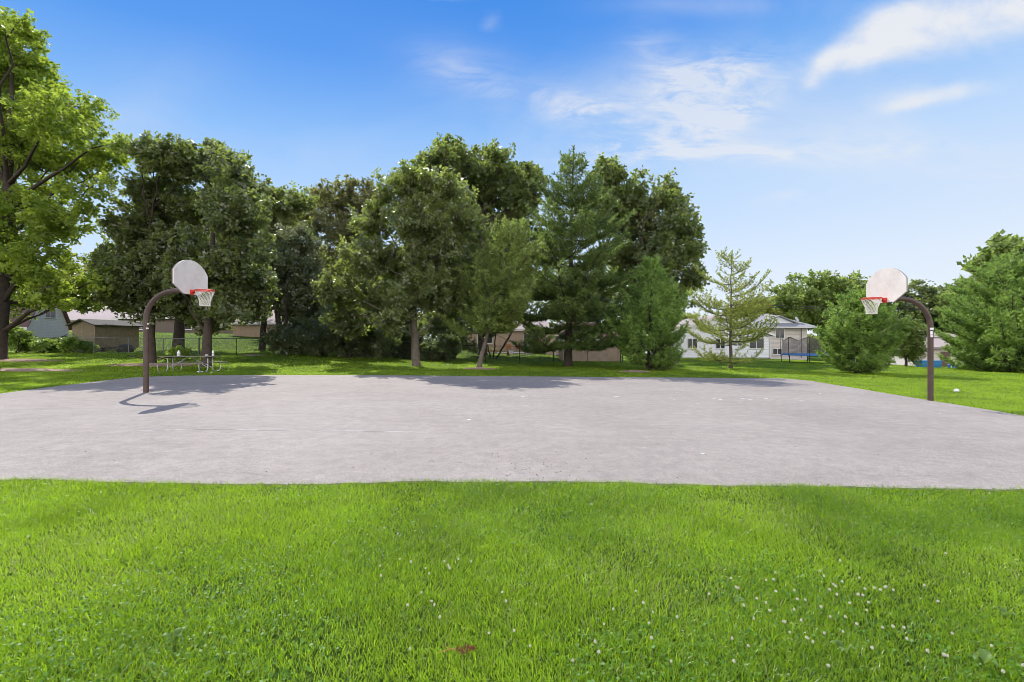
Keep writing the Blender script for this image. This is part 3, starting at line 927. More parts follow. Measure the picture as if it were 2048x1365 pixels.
    for i, ((px, d), lobes, lab) in enumerate(hedge):
        broadleaf('shrub', lab, 'shrub', at(px, d), lobes, d, 15000, .11, lm_bush, 90 + i, trunk_r=.05, stems=4, clump_r=.4, group='dark shrubs along the fence', depth=.8, twigs=False)
    weeds = [((30, 33), [(15, 675, 14), (35, 670, 16), (40, 688, 14), (25, 660, 10)], 'pale leafy shrub beside the big left trunk'),
             ((75, 33.5), [(62, 690, 13), (85, 692, 12), (75, 682, 10)], 'weedy clump in front of the grey siding wall'),
             ((105, 34), [(100, 688, 12), (118, 692, 11)], 'pale weedy clump by the left fence post'),
             ((150, 34), [(140, 694, 13), (165, 697, 12), (185, 699, 10), (152, 688, 9)], 'dark weedy clump in front of the tan shed'),
             ((352, 28), [(345, 708, 7), (360, 706, 7), (372, 709, 6)], 'low weeds behind the picnic table')]
    for i, ((px, d), lobes, lab) in enumerate(weeds):
        broadleaf('weed_clump', lab, 'weeds', at(px, d), lobes, d, 5200, .10, lm_weed, 110 + i, trunk_r=.025, stems=4, clump_r=.33, depth=.9, twigs=False, up=.3)
    s = at(1812, 36)
    broadleaf('sapling', 'leafy walnut like sapling between the round pine and the right hoop pole', 'tree', s,
              [(1800, 645, 20), (1822, 668, 20), (1795, 690, 22), (1818, 705, 18), (1790, 665, 20), (1830, 690, 14)], 36, 9000, .17, lm_far, 121, trunk_r=.08, clump_r=.5, aspect=.45)
    broadleaf('shrub', 'small dark shrub against the white garage wall by the young pine', 'shrub', at(1352, 47), [(1350, 708, 8), (1346, 714, 6)], 47, 1600, .12, lm_bush, 122, trunk_r=.03, stems=3, clump_r=.3, twigs=False)
    broadleaf('shrub', 'young broadleaf bush crowding the foot of the small pine', 'shrub', G(1330, 741), [(1325, 700, 14), (1335, 720, 16), (1315, 728, 14), (1345, 733, 9)], 26, 4200, .10, lm_dark, 123, trunk_r=.03, stems=3, clump_r=.35, twigs=False)
    # far wood closing the horizon
    n = 60000
    x = rng.uniform(-260, 260, n); y = rng.uniform(118, 132, n)
    hmax = 4.2 + 3.5 * vn1(x, y * 0, .09) + 1.5 * vn2(x, y * 0, .4)
    hmax *= np.where((x > 38) & (x < 100), .8, 1.0)
    z = zg(x, y) + hmax * rng.random(n) ** .7
    v, f, a = flat_leaves(np.stack([x, y, z], -1), rng.uniform(.7, 1.3, n), up=-.3)
    tag(link('far_wood', np_mesh('far_wood', v, f, a), lm_back), 'low dark wood closing the horizon far behind the houses', 'wood', kind='stuff')


build_trees()

# ------------------------------------------------------------------ pines
lm_pine = leaf_mat('white_pine_needle', (.050, .085, .028), (.200, .265, .075), (.32, .46, .09), tfac=.4, rough=.42, spec=.45)
lm_pine2 = leaf_mat('young_pine_needle', (.065, .125, .034), (.260, .370, .095), (.44, .66, .12), tfac=.45, rough=.42, spec=.4)
lm_pine3 = leaf_mat('pale_pine_needle', (.090, .135, .042), (.290, .350, .105), (.46, .60, .13), tfac=.45, rough=.42, spec=.4)
lm_larch = leaf_mat('yellowing_needle', (.150, .200, .040), (.330, .385, .085), (.56, .64, .11), tfac=.45)


def needles(pts, dirs, n, ln, w, spread=.75):
    m = len(pts)
    p = np.repeat(pts, n, 0); t = np.repeat(dirs, n, 0)
    q = rng.normal(size=(m * n, 3)); q /= np.linalg.norm(q, axis=1)[:, None]
    dv = t * .6 + q * spread + np.array([0, 0, .12])
    dv /= np.linalg.norm(dv, axis=1)[:, None]
    s = np.cross(dv, rng.normal(size=(m * n, 3))); s /= np.linalg.norm(s, axis=1)[:, None] + 1e-9
    L = (rng.uniform(.7, 1.25, m * n) * ln)[:, None]
    v = np.stack([p - s * w * .5, p + s * w * .5, p + dv * L * .6 + s * w * .6, p + dv * L, p + dv * L * .6 - s * w * .6], 1).reshape(-1, 3)
    i = np.arange(m * n, dtype=np.int32) * 5
    f = np.concatenate([np.stack([i, i + 1, i + 2], -1), np.stack([i, i + 2, i + 4], -1), np.stack([i + 4, i + 2, i + 3], -1)])
    tr = np.repeat(rng.random(m), n) * .85 + rng.random(m * n) * .15
    return v, f, np.repeat(tr, 5)


def pine(name, label, base, top, prof, whorls, per, mat, seed, trunk_r=.15, zlow=.1, ln=.16, w=.016, nn=12, twig=4.0, tstep=.13, droop=(-.05, .7), skip=0.0, bare=.25, bark=None, upturn=.35, spread=.75, jag=.22, flat=1.0):
    r = random.Random(seed)
    root = thing(name, label, 'tree', base)
    B, T = Vector(base), Vector(top)
    H = T - B
    wood = MB()
    path = [H * (i / 10) + Vector((r.uniform(-.03, .03), r.uniform(-.03, .03), 0)) * (0 < i < 10) for i in range(11)]
    path[0].z -= .1
    wood.tube(path, [trunk_r * (1.25 if i == 0 else 1 - .92 * i / 10) for i in range(11)], 9)
    fr = [p[0] for p in prof]; rr = [p[1] for p in prof]
    tp, td = [], []
    for q in range(whorls):
        t = zlow + (1 - zlow) * (q + r.uniform(-.3, .3)) / whorls
        t = min(max(t, .02), .985)
        c = H * t
        Lb = float(np.interp(t, fr, rr))
        a0 = r.uniform(0, 6.28)
        for k in range(per):
            if r.random() < skip: continue
            az = a0 + 6.283 * k / per + r.uniform(-.35, .35)
            L = 1.12 * Lb * r.uniform(1 - jag * 1.3, 1 + jag * .7)
            e = droop[0] + (droop[1] - droop[0]) * t + r.uniform(-.12, .12)
            dh = Vector((math.cos(az), math.sin(az), 0))
            side = Vector((-dh.y, dh.x, 0))
            wob = r.uniform(-.12, .12)
            pts = [c + dh * (L * s) + side * (wob * L * s * s) + Vector((0, 0, L * (e * s - .12 * math.sin(3.14 * s) + upturn * .5 * s ** 3))) for s in [i / 6 for i in range(7)]]
            wood.tube(pts, [max(.008, (.012 + .011 * L) * (1 - i / 7)) for i in range(7)], 4, cap=False)
            nt_ = max(3, int(L * twig * 1.35))
            for j in range(nt_):
                s = bare + (1 - bare) * (j + r.random()) / nt_
                i0 = min(5, int(s * 6)); fr_ = s * 6 - i0
                p = pts[i0].lerp(pts[i0 + 1], fr_)
                bd = (pts[i0 + 1] - pts[i0]).normalized()
                sg = 1 if j % 2 else -1
                tdv = (bd * r.uniform(.5, .9) + side * sg * r.uniform(.5, 1.0) + Vector((0, 0, r.uniform(-.1, .4) * flat))).normalized()
                tl = (1 - s) * L * .40 + r.uniform(.2, .5)
                kk = max(2, int(tl / tstep))
                for u in range(kk):
                    f_ = (u + 1) / kk
                    tp.append(p + tdv * tl * f_ + Vector((0, 0, .12 * tl * f_ * f_))); td.append(tdv + Vector((0, 0, .25 * flat)))
                wood.tube([p, p + tdv * tl], [.008, .004], 3, cap=False)
            tp.append(pts[-1]); td.append((pts[-1] - pts[-2]).normalized())
    for q in range(6):   # leader
        tp.append(H * (1 - q * .012)); td.append(Vector((0, 0, 1)))
    wood.build('trunk', bark or bark_dark, root)
    v, f, a = needles(np.array(tp), np.array([d.normalized() for d in td]), nn, ln, w, spread)
    link('crown', np_mesh('crown', v, f, a), mat, root)
    return root


def build_pines():
    h = G(1136, 733); top = P(1147, 296, h.y)
    pine('white_pine', 'big dark white pine with tiered branches right of mid court', h, top,
         [(0, 3.0), (.08, 3.4), (.16, 4.1), (.3, 3.9), (.42, 3.4), (.56, 3.0), (.7, 2.2), (.82, 1.3), (.92, .5), (1, .06)], 14, 8, lm_pine, 41,
         trunk_r=.26, zlow=.13, ln=.24, w=.034, nn=9, twig=5.4, tstep=.16, upturn=.2, flat=.35, spread=.6, droop=(-.12, .62), jag=.3, bare=.22)
    g = G(957, 737); top = P(1030, 450, g.y + 1)
    pine('leaning_pine', 'small pale green pine leaning right on a curved grey trunk', g, top,
         [(0, 1.2), (.22, 2.2), (.35, 2.4), (.5, 2.2), (.7, 1.8), (.85, 1.2), (1, .2)], 15, 5, lm_pine3, 42, trunk_r=.14, zlow=.26, ln=.24, w=.034, nn=10, twig=5.6, tstep=.15, bark=bark_grey, droop=(.0, .6), jag=.3)
    j = G(1296, 741)
    pine('young_pine', 'young light green pine between the brown roofed shed and white garage', j, P(1305, 522, j.y),
         [(0, 1.4), (.12, 1.75), (.3, 1.8), (.5, 1.4), (.7, .85), (.85, .38), (1, .05)], 17, 6, lm_pine2, 43, trunk_r=.09, zlow=.06, ln=.22, w=.030, nn=9, twig=5.2, tstep=.13, droop=(.1, .9), jag=.34)
    k = G(1461, 738)
    pine('sparse_pine', 'thin yellowing pine with see through branches in front of the white garage', k, P(1463, 513, k.y),
         [(0, 1.3), (.1, 1.6), (.25, 1.9), (.45, 2.1), (.6, 1.9), (.75, 1.6), (.87, 1.3), (.95, .7), (1, .15)], 18, 6, lm_larch, 44, trunk_r=.115, zlow=.05, ln=.17, w=.026, nn=8, twig=4.2, tstep=.14, droop=(.02, .55), jag=.5, skip=.36, bark=bark_grey)
    l = G(1716, 747)
    pine('round_pine', 'broad round bright green pine standing left of the right hoop', l, P(1726, 590, l.y),
         [(0, 1.15), (.1, 1.55), (.25, 1.68), (.45, 1.6), (.6, 1.25), (.75, .85), (.88, .42), (1, .06)], 15, 7, lm_pine2, 45, trunk_r=.16, zlow=.06, ln=.23, w=.034, nn=9, twig=5.6, tstep=.14, droop=(.05, .8), jag=.34)
    m = G(2026, 744)
    pine('round_pine', 'large bushy pine cut off by the right edge of the lawn', m, P(2055, 522, m.y),
         [(0, 2.6), (.1, 3.3), (.25, 3.4), (.45, 3.1), (.6, 2.6), (.75, 2.0), (.88, 1.3), (1, .3)], 18, 8, lm_pine2, 46, trunk_r=.22, zlow=.05, ln=.25, w=.036, nn=9, twig=4.8, tstep=.17, droop=(.02, .6), jag=.2)
    # mulch rings
    mulch_bed(G(305, 731), 2.6, .9, 'mulch ring round the foot of the dark maple behind the left hoop', 1)
    mulch_bed(G(30, 722), 2.6, 1.0, 'mulch ring at the foot of the big left maple', 2)
    mulch_bed(G(45, 742), 3.0, .9, 'long mulch strip on the lawn at the left edge', 3)
    mulch_bed(G(960, 739), 1.0, .5, 'small mulch ring under the leaning pine', 4)
    mulch_bed(G(1270, 745), .9, .4, 'reddish mulch patch beside the young pine', 5)
    mulch_bed(G(505, 712), 1.0, .5, 'pale mulch patch behind the fence left of the hedge', 6)


build_pines()

# ------------------------------------------------------------------ basketball hoops
M_brown = surf('brown_pole_paint', (.092, .060, .048), (.058, .038, .032), scale=7, rough=.5, stain=((.17, .10, .075), 9, .6))
M_board = surf('board_white', (.76, .72, .69), (.62, .57, .54), scale=2.6, rough=.5, stain=((.58, .54, .51), 4.5, .58))
M_boardedge = surf('board_edge', (.30, .28, .26), rough=.6)
M_red = surf('rim_orange_red', (.72, .055, .028), (.62, .04, .02), scale=12, rough=.42)
M_net = surf('net_cord', (.78, .76, .70), (.66, .64, .58), scale=30, rough=.9)
M_steel = surf('galvanised_steel', (.50, .51, .52), (.40, .41, .42), scale=14, rough=.45, metal=.4)
M_white = surf('white_paint', (.78, .78, .77), (.70, .70, .69), scale=5, rough=.5)
M_sticker = surf('sticker_white', (.82, .82, .84), (.74, .74, .77), scale=25, rough=.4)


def make_hoop(label, loc, rot, tape):
    root = thing('basketball_hoop', label, 'basketball hoop', loc, rot, 'basketball hoops facing each other')
    R, zv, zarm = .85, 2.12, 2.97
    path = [Vector((0, 0, -.1)), Vector((0, 0, .6)), Vector((0, 0, 1.4)), Vector((0, 0, zv))]
    for i in range(1, 15):
        a = math.pi / 2 * i / 14
        path.append(Vector((R - R * math.cos(a), 0, zv + R * math.sin(a))))
    path.append(Vector((1.22, 0, zarm)))
    p = MB(); p.tube(path, .068, 20); p.build('pole', M_brown, root)
    c = MB(); c.lathe([(.10, 0), (.10, .012), (.074, .02), (.074, .03)], 20); c.build('base_collar', M_brown, root)
    # backboard: fan outline in y,z, 1.37 m wide
    x0, zb = 1.30, 2.86
    out = [(-.30, 0), (.30, 0), (.685, .24), (.685, .62)]
    rad = (.685 ** 2 + .37 ** 2) / (2 * .37); cz = .62 + .37 - rad; a1 = math.asin(.685 / rad)
    for i in range(1, 24):
        a = a1 - 2 * a1 * i / 24
        out.append((rad * math.sin(a), cz + rad * math.cos(a)))
    out += [(-.685, .62), (-.685, .24)]

    def plate(sc, xa, xb):
        m = MB(); cen = (0, .5)
        pts = [((y - cen[0]) * sc + cen[0], (z - cen[1]) * sc + cen[1]) for y, z in out]
        n = len(pts)
        vs = [(xb, y, zb + z) for y, z in pts] + [(xa, y, zb + z) for y, z in pts]
        m.add(vs, [tuple(range(n)), tuple(range(2 * n - 1, n - 1, -1))] + [(j, i, n + i, n + j) for i, j in [(i, (i + 1) % n) for i in range(n)]])
        return m
    bb = plate(1.0, x0, x0 + .022).build('backboard', M_board, root)
    plate(1.004, x0 - .03, x0 - .0015).build('board_back', M_boardedge, bb)
    m = MB()   # mounting frame behind the board
    m.box(1.20, 1.268, -.16, .16, 2.90, 3.10)
    m.tube([(1.05, .0, 3.03), (1.26, .0, 3.55)], .022, 8)
    m.tube([(1.12, -.05, 3.0), (1.265, -.42, 3.22)], .016, 8); m.tube([(1.12, .05, 3.0), (1.265, .42, 3.22)], .016, 8)
    m.build('mounting_frame', M_brown, root)
    # rim, bracket
    zr = 2.985; xc = x0 + .022 + .15 + .235
    m = MB()
    m.rbox(x0 + .0235, x0 + .035, -.075, .075, zr - .13, zr + .012, .003)
    m.prism([(x0 + .035, zr - .10), (x0 + .19, zr - .012), (x0 + .19, zr + .006), (x0 + .035, zr + .008)], -.068, -.056)
    m.prism([(x0 + .035, zr - .10), (x0 + .19, zr - .012), (x0 + .19, zr + .006), (x0 + .035, zr + .008)], .056, .068)
    m.box(x0 + .036, x0 + .175, -.055, .055, zr - .004, zr + .006)
    m.build('rim_bracket', M_red, root)
    rimm = MB()
    ring = [(xc + .235 * math.cos(2 * math.pi * i / 40), .235 * math.sin(2 * math.pi * i / 40), zr) for i in range(40)]
    rimm.tube(ring, .0115, 8, closed=True)
    ring2 = [(xc + .235 * math.cos(2 * math.pi * i / 40), .235 * math.sin(2 * math.pi * i / 40), zr - .024) for i in range(40)]
    rimm.tube(ring2, .008, 6, closed=True)
    for i in range(12):
        a = 2 * math.pi * (i + .5) / 12
        rimm.tube([(xc + .235 * math.cos(a), .235 * math.sin(a), zr - .008), (xc + .235 * math.cos(a), .235 * math.sin(a), zr - .03)], .005, 5)
    rimm.build('rim', M_red, root)
    nt_ = MB()
    levels = [(.235, -.02), (.215, -.10), (.18, -.18), (.15, -.26), (.132, -.34), (.128, -.41), (.135, -.45)]
    K = 12
    for sgn in (1, -1):
        for i in range(K):
            pth = []
            for l, (rr_, dz) in enumerate(levels):
                a = 2 * math.pi * (i + .5 + sgn * l * .5) / K
                pth.append((xc + rr_ * math.cos(a), rr_ * math.sin(a), zr + dz))
            nt_.tube(pth, .0065, 5, cap=False)
    for l in (6,):
        rr_, dz = levels[l]
        nt_.tube([(xc + rr_ * math.cos(2 * math.pi * i / 24), rr_ * math.sin(2 * math.pi * i / 24), zr + dz) for i in range(24)], .0065, 5, closed=True)
    nt_.build('net', M_net, root)
    r = random.Random(int(loc[0] * 7))
    for (za, zb_, a0, a1) in tape:
        m = MB(); k = 8
        vs = []
        for i in range(k + 1):
            a = a0 + (a1 - a0) * i / k
            vs += [(.0695 * math.cos(a), .0695 * math.sin(a), za), (.0695 * math.cos(a), .0695 * math.sin(a), zb_)]
        m.add(vs, [(2 * i, 2 * i + 2, 2 * i + 3, 2 * i + 1) for i in range(k)], True)
        m.build('sticker', M_sticker, root)
    return root


# left hoop faces the court on its right; the stickers sit on the side of the pole away from the grass
make_hoop('brown gooseneck hoop at the left end, its board facing right', G(292, 787), 0.0, [(1.86, 1.90, -.9, .2), (1.99, 2.03, -.5, .3)])
make_hoop('brown gooseneck hoop at the right end with white stickers on its pole', G(1861, 803), math.pi, [(2.07, 2.13, .6, 2.4), (1.93, 2.03, .75, 1.55), (1.855, 1.91, .8, 1.6)])

# ------------------------------------------------------------------ picnic table and what lies on it
M_wood = surf('weathered_wood', (.21, .19, .16), (.14, .125, .105), scale=10, rough=.85, bump=.5, bscale=40)


def picnic_table():
    c = Vector((-15.35, 21.3)); base = Vector((c.x, c.y, float(zg(c.x, c.y))))
    root = thing('picnic_table', 'weathered wooden picnic table on bent steel legs at the far left of the court', 'picnic table', base)
    Lh = 1.25
    m = MB()
    for i in range(3): m.rbox(-Lh, Lh, -.375 + i * .255, -.375 + i * .255 + .24, .72, .76, .006)
    m.build('table_top', M_wood, root)
    for s in (-1, 1):
        m = MB(); m.rbox(-Lh, Lh, s * .74 - .13, s * .74 + .13, .42, .46, .006); m.build('bench', M_wood, root)
        for e in (-1, 1):
            x = e * .95
            pth = [(x, s * .16, .70), (x, s * .16, .35), (x, s * .17, .16), (x, s * .24, .05), (x, s * .36, .015), (x, s * .56, .015), (x, s * .68, .05), (x, s * .75, .16), (x, s * .77, .3), (x, s * .77, .405)]
            m = MB(); m.tube(pth, .026, 10); m.build('leg', M_steel, root)
    for e in (-1, 1):
        x = e * .95
        m = MB(); m.box(x - .04, x + .04, -.36, .36, .685, .719); m.build('cross_bar', surf('dark_steel', (.05, .05, .05), rough=.5), root)
        m = MB(); m.tube([(x, -.15, .2), (x * .12, 0, .68)], .015, 6); m.tube([(x, .15, .2), (x * .12, 0, .68)], .015, 6)
        m.build('brace', M_steel, root)
    b = lambda x, y: (base.x + x, base.y + y, base.z + .7605)
    # two bottles and a crumpled white cup
    t = thing('bottle', 'stout white plastic bottle with a label on the left of the picnic table', 'bottle', b(-.48, -.1), 0, 'bottles on the picnic table')
    m = MB(); m.lathe([(.055, 0), (.068, .015), (.068, .17), (.055, .20), (.026, .225), (.024, .245)], 16); m.build('body', M_white, t)
    m = MB(); m.lathe([(.028, .2455), (.028, .27), (.018, .275)], 14); m.build('cap', M_sticker, t)
    m = MB(); m.lathe([(.0690, .06), (.0690, .13)], 16); m.build('paper_label', surf('label_blue_grey', (.45, .48, .58), (.6, .62, .68), scale=40), t)
    t = thing('bottle', 'slim white squeeze bottle with a dark band at the right of the picnic table', 'bottle', b(1.02, .1), 0, 'bottles on the picnic table')
    m = MB(); m.lathe([(.04, 0), (.05, .012), (.05, .19), (.036, .225), (.02, .24)], 16); m.build('body', M_white, t)
    m = MB(); m.lathe([(.022, .2405), (.018, .27), (.009, .30)], 12); m.build('cap', M_sticker, t)
    m = MB(); m.lathe([(.0512, .12), (.0512, .15)], 16); m.build('paper_label', surf('label_dark', (.08, .09, .12), rough=.5), t)
    crumple('crumpled_napkin', 'crumpled white napkin lying on the picnic table near the slim bottle', 'litter', b(.78, .0), .085, .07, 3)
    crumple('crumpled_paper', 'pale crumpled litter in the grass under the picnic table', 'litter', (base.x + .85, base.y - .55, base.z + .01), .12, .08, 4)
    crumple('crumpled_paper', 'small white scrap on the court edge right of the table legs', 'litter', (base.x + 1.5, base.y - .7, base.z + .01), .07, .045, 5)


def crumple(name, label, cat, loc, r_, h, seed):
    r = random.Random(seed); m = MB(); n, k = 9, 5
    vs = []
    for i in range(k):
        for j in range(n):
            a = 2 * math.pi * j / n; e = math.pi * i / (k - 1)
            q = r_ * math.sin(e) * r.uniform(.7, 1.15) + .002
            vs.append((q * math.cos(a), q * math.sin(a), h * (.5 - .5 * math.cos(e)) * r.uniform(.85, 1.1)))
    fs = [(i * n + j, i * n + (j + 1) % n, i * n + n + (j + 1) % n, i * n + n + j) for i in range(k - 1) for j in range(n)]
    m.add(vs, fs)
    o = m.build(name, M_white); o.location = loc
    return tag(o, label, cat)


picnic_table()
g = G(1913, 786)
crumple('crumpled_paper', 'crumpled white paper lying on the grass right of the right hoop pole', 'litter', g + Vector((0, 0, .01)), .085, .13, 6)


# ------------------------------------------------------------------ fences
def fence(label, x0, x1, y0, y1, hgt, post_mat, wire_mat, posts, seed):
    root = thing('chain_link_fence', label, 'fence', (x0, y0, float(zg(x0, y0))))
    B = Vector((x0, y0, float(zg(x0, y0))))
    L = math.hypot(x1 - x0, y1 - y0)

    def p(s, z):
        x, y = x0 + (x1 - x0) * s / L, y0 + (y1 - y0) * s / L
        return Vector((x, y, float(zg(x, y)) + z)) - B
    m = MB()
    m.tube([p(s, hgt) for s in np.linspace(0, L, 24)], .021, 6)
    m.build('top_rail', post_mat, root)
    for s in np.linspace(0, L, posts):
        m = MB(); m.tube([p(s, -.1), p(s, hgt + .03)], .03, 8); m.tube([p(s, hgt + .03), p(s, hgt + .07)], [.034, .012], 8)
        m.build('post', post_mat, root)
    m = MB(); w = .0028; gap = .062 * 1.414
    s = 0.0
    while s < L:
        for sg in (1, -1):
            a, b_ = s, s + sg * (hgt - .06)
            za, zb = .05, hgt - .01
            if b_ > L: zb = za + (zb - za) * (L - a) / (b_ - a); b_ = L
            if b_ < 0: zb = za + (zb - za) * a / (a - b_); b_ = 0
            A_, C_ = p(a, za), p(b_, zb)
            dl = Vector((w * .7, 0, -w * .7 * sg)); dn = Vector((0, w, 0))
            m.add([A_ - dl, A_ + dl, C_ + dl, C_ - dl, A_ - dn, A_ + dn, C_ + dn, C_ - dn], [(0, 1, 2, 3), (4, 5, 6, 7)])
        s += gap
    m.build('wire_mesh', wire_mat, root)
    return root


M_black = surf('black_vinyl', (.018, .018, .018), (.03, .03, .03), rough=.5)
M_grey = surf('dull_galvanised', (.36, .37, .37), (.28, .29, .29), scale=9, rough=.55, metal=.4)
fence('grey chain link fence behind the big left maple and tan shed', -48.5, -23.6, 35.0, 33.6, 1.2, M_grey, M_grey, 10, 1)
fence('black chain link fence running behind the hedge and white pine', -23.4, 8.6, 33.4, 35.4, 1.25, M_black, M_black, 13, 2)
fence('short black chain link fence going back beside the brown roofed shed', 8.75, 9.4, 35.4, 52.0, 1.25, M_black, M_black, 6, 3)

# ------------------------------------------------------------------ houses
M_glass = surf('dark_glass', (.035, .04, .045), (.06, .065, .07), scale=3, rough=.12, spec=.6)
M_trim = surf('trim_white', (.72, .72, .70), (.66, .66, .64), scale=4, rough=.5)
M_sid_grey = surf('siding_grey', (.80, .70, .56), (.72, .63, .50), scale=2, rough=.6, siding=.16)
M_sid_white = surf('siding_white', (.74, .77, .80), (.68, .71, .74), scale=2, rough=.55, siding=.18)
M_sid_cream = surf('siding_cream', (.60, .56, .52), (.54, .50, .46), scale=2, rough=.6, siding=.18)
M_tan = surf('plywood_tan', (.44, .33, .24), (.38, .28, .20), scale=3, rough=.75, vert=.3)
M_tan2 = surf('board_tan_pink', (.52, .40, .30), (.47, .36, .27), scale=3, rough=.75, vert=.6)
M_weather = surf('shed_weathered', (.36, .29, .20), (.26, .20, .14), scale=4, rough=.85, vert=.22, stain=((.42, .37, .28), 3, .55))
M_brick = surf('wall_taupe', (.20, .16, .135), (.16, .13, .11), scale=5, rough=.8, bump=.5)
M_yel = surf('wall_yellow', (.62, .50, .26), (.56, .45, .22), scale=3, rough=.7)
M_rf_pink = surf('shingle_pinkish', (.44, .37, .35), (.34, .28, .27), scale=14, rough=.9, siding=.14)
M_rf_brown = surf('shingle_brown', (.19, .115, .095), (.13, .08, .07), scale=14, rough=.9, siding=.14)
M_rf_red = surf('shingle_red_brown', (.20, .085, .07), (.14, .06, .05), scale=14, rough=.9, siding=.14)
M_rf_grey = surf('shingle_grey', (.34, .34, .35), (.26, .26, .27), scale=14, rough=.9, siding=.14)
M_rf_dark = surf('felt_dark', (.085, .08, .078), (.13, .12, .115), scale=6, rough=.9)
M_chim = surf('chimney_brick', (.32, .12, .09), (.24, .09, .07), scale=20, rough=.85)


def window(parent, x, z, w, h, y=0.0, panes=2, axis='front', X=0.0):
    """frame with sub-part pane; front windows face -y, side windows face +x at X"""
    def place(m):
        if axis == 'side':   # turn so that local x runs along y
            m.v = [(X - b, a, c) for a, b, c in m.v]
    f = MB(); t = .07
    f.box(x - t, x + w + t, y - .05, y + .002, z - t, z); f.box(x - t, x + w + t, y - .05, y + .002, z + h, z + h + t)
    f.box(x - t, x, y - .05, y + .002, z, z + h); f.box(x + w, x + w + t, y - .05, y + .002, z, z + h)
    for i in range(1, panes):
        xx = x + w * i / panes
        f.box(xx - .03, xx + .03, y - .045, y + .002, z, z + h)
    f.box(x - t - .03, x + w + t + .03, y - .09, y + .001, z - t - .04, z - t - .001)
    place(f); fo = f.build('window', M_trim, parent)
    g_ = MB(); g_.box(x + .001, x + w - .001, y - .018, y - .004, z + .001, z + h - .001); place(g_); g_.build('pane', M_glass, fo)


def gable_house(name, label, cat, org, rot, W, D, h, rise, wallm, roofm, ridge='x', over=.35, trim=True, base=None):
    """local box 0..W by 0..D, front at y=0"""
    root = thing(name, label, cat, org, rot)
    w = MB()
    if ridge == 'x':
        w.add([(0, 0, -1.2), (W, 0, -1.2), (W, D, -1.2), (0, D, -1.2), (0, 0, h), (W, 0, h), (W, D, h), (0, D, h), (0, D / 2, h + rise), (W, D / 2, h + rise)],
              [(0, 1, 5, 4), (1, 2, 6, 9, 5), (2, 3, 7, 6), (3, 0, 4, 8, 7), (4, 5, 9, 8), (6, 7, 8, 9)])
    else:
        w.add([(0, 0, -1.2), (W, 0, -1.2), (W, D, -1.2), (0, D, -1.2), (0, 0, h), (W, 0, h), (W, D, h), (0, D, h), (W / 2, 0, h + rise), (W / 2, D, h + rise)],
              [(0, 1, 5, 8, 4), (1, 2, 6, 5), (2, 3, 7, 9, 6), (3, 0, 4, 7), (5, 6, 9, 8), (7, 4, 8, 9)])
    w.build('wall', wallm, root)
    r_ = MB(); th = .16
    sp = D if ridge == 'x' else W
    sl = rise / (sp / 2)
    e = over
    prof = [(-e, h - e * sl + .01), (sp / 2, h + rise + .01), (sp + e, h - e * sl + .01), (sp + e, h - e * sl + th), (sp / 2, h + rise + th + .03), (-e, h - e * sl + th)]
    if ridge == 'x':
        m2 = MB(); m2.prism(prof, -e, W + e)
        r_.add([(-y + 0 if False else y, x, z) for x, y, z in m2.v], [tuple(reversed(f)) for f in m2.f])
    else:
        r_.prism(prof, -e, D + e)
    ro = r_.build('roof', roofm, root)
    if trim:
        t = MB()
        if ridge == 'x':
            t.box(-e, W + e, -e - .03, -e - .002, h - e * sl - .06, h - e * sl + th - .02)
            for X_ in (-e - .032, W + e + .002):
                pr = [(-e, h - e * sl - .06), (sp / 2, h + rise - .06), (sp + e, h - e * sl - .06), (sp + e, h - e * sl + th - .02), (sp / 2, h + rise + th), (-e, h - e * sl + th - .02)]
                m2 = MB(); m2.prism(pr, X_, X_ + .03); t.add([(y, x, z) for x, y, z in m2.v], [tuple(reversed(f)) for f in m2.f])
        else:
            pr = [(-e, h - e * sl - .08), (sp / 2, h + rise - .08), (sp + e, h - e * sl - .08), (sp + e, h - e * sl + th - .02), (sp / 2, h + rise + th), (-e, h - e * sl + th - .02)]
            t.prism(pr, -e - .032, -e - .002)
            t.box(sp + e + .002, sp + e + .03, -e, D + e, h - e * sl - .06, h - e * sl + th - .03)
        t.build('fascia', M_trim, ro)
    return root, ro


def hip_roof(parent, x0, x1, y0, y1, z, rise, mat, inset=None):
    i = inset if inset is not None else min(x1 - x0, y1 - y0) / 2
    ym = (y0 + y1) / 2
    m = MB()
    m.add([(x0, y0, z), (x1, y0, z), (x1, y1, z), (x0, y1, z), (x0, y0, z + .14), (x1, y0, z + .14), (x1, y1, z + .14), (x0, y1, z + .14), (x0 + i, ym, z + rise), (x1 - i, ym, z + rise)],
          [(3, 2, 1, 0), (0, 1, 5, 4), (1, 2, 6, 5), (2, 3, 7, 6), (3, 0, 4, 7), (4, 5, 9, 8), (5, 6, 9), (6, 7, 8, 9), (7, 4, 8)])
    ro = m.build('roof', mat, parent)
    t = MB()
    t.box(x0 - .02, x1 + .02, y0 - .03, y0 - .002, z - .03, z + .12)
    t.box(x0 - .03, x0 - .002, y0, y1, z - .03, z + .12); t.box(x1 + .002, x1 + .03, y0, y1, z - .03, z + .12)
    t.build('fascia', M_trim, ro)
    return ro


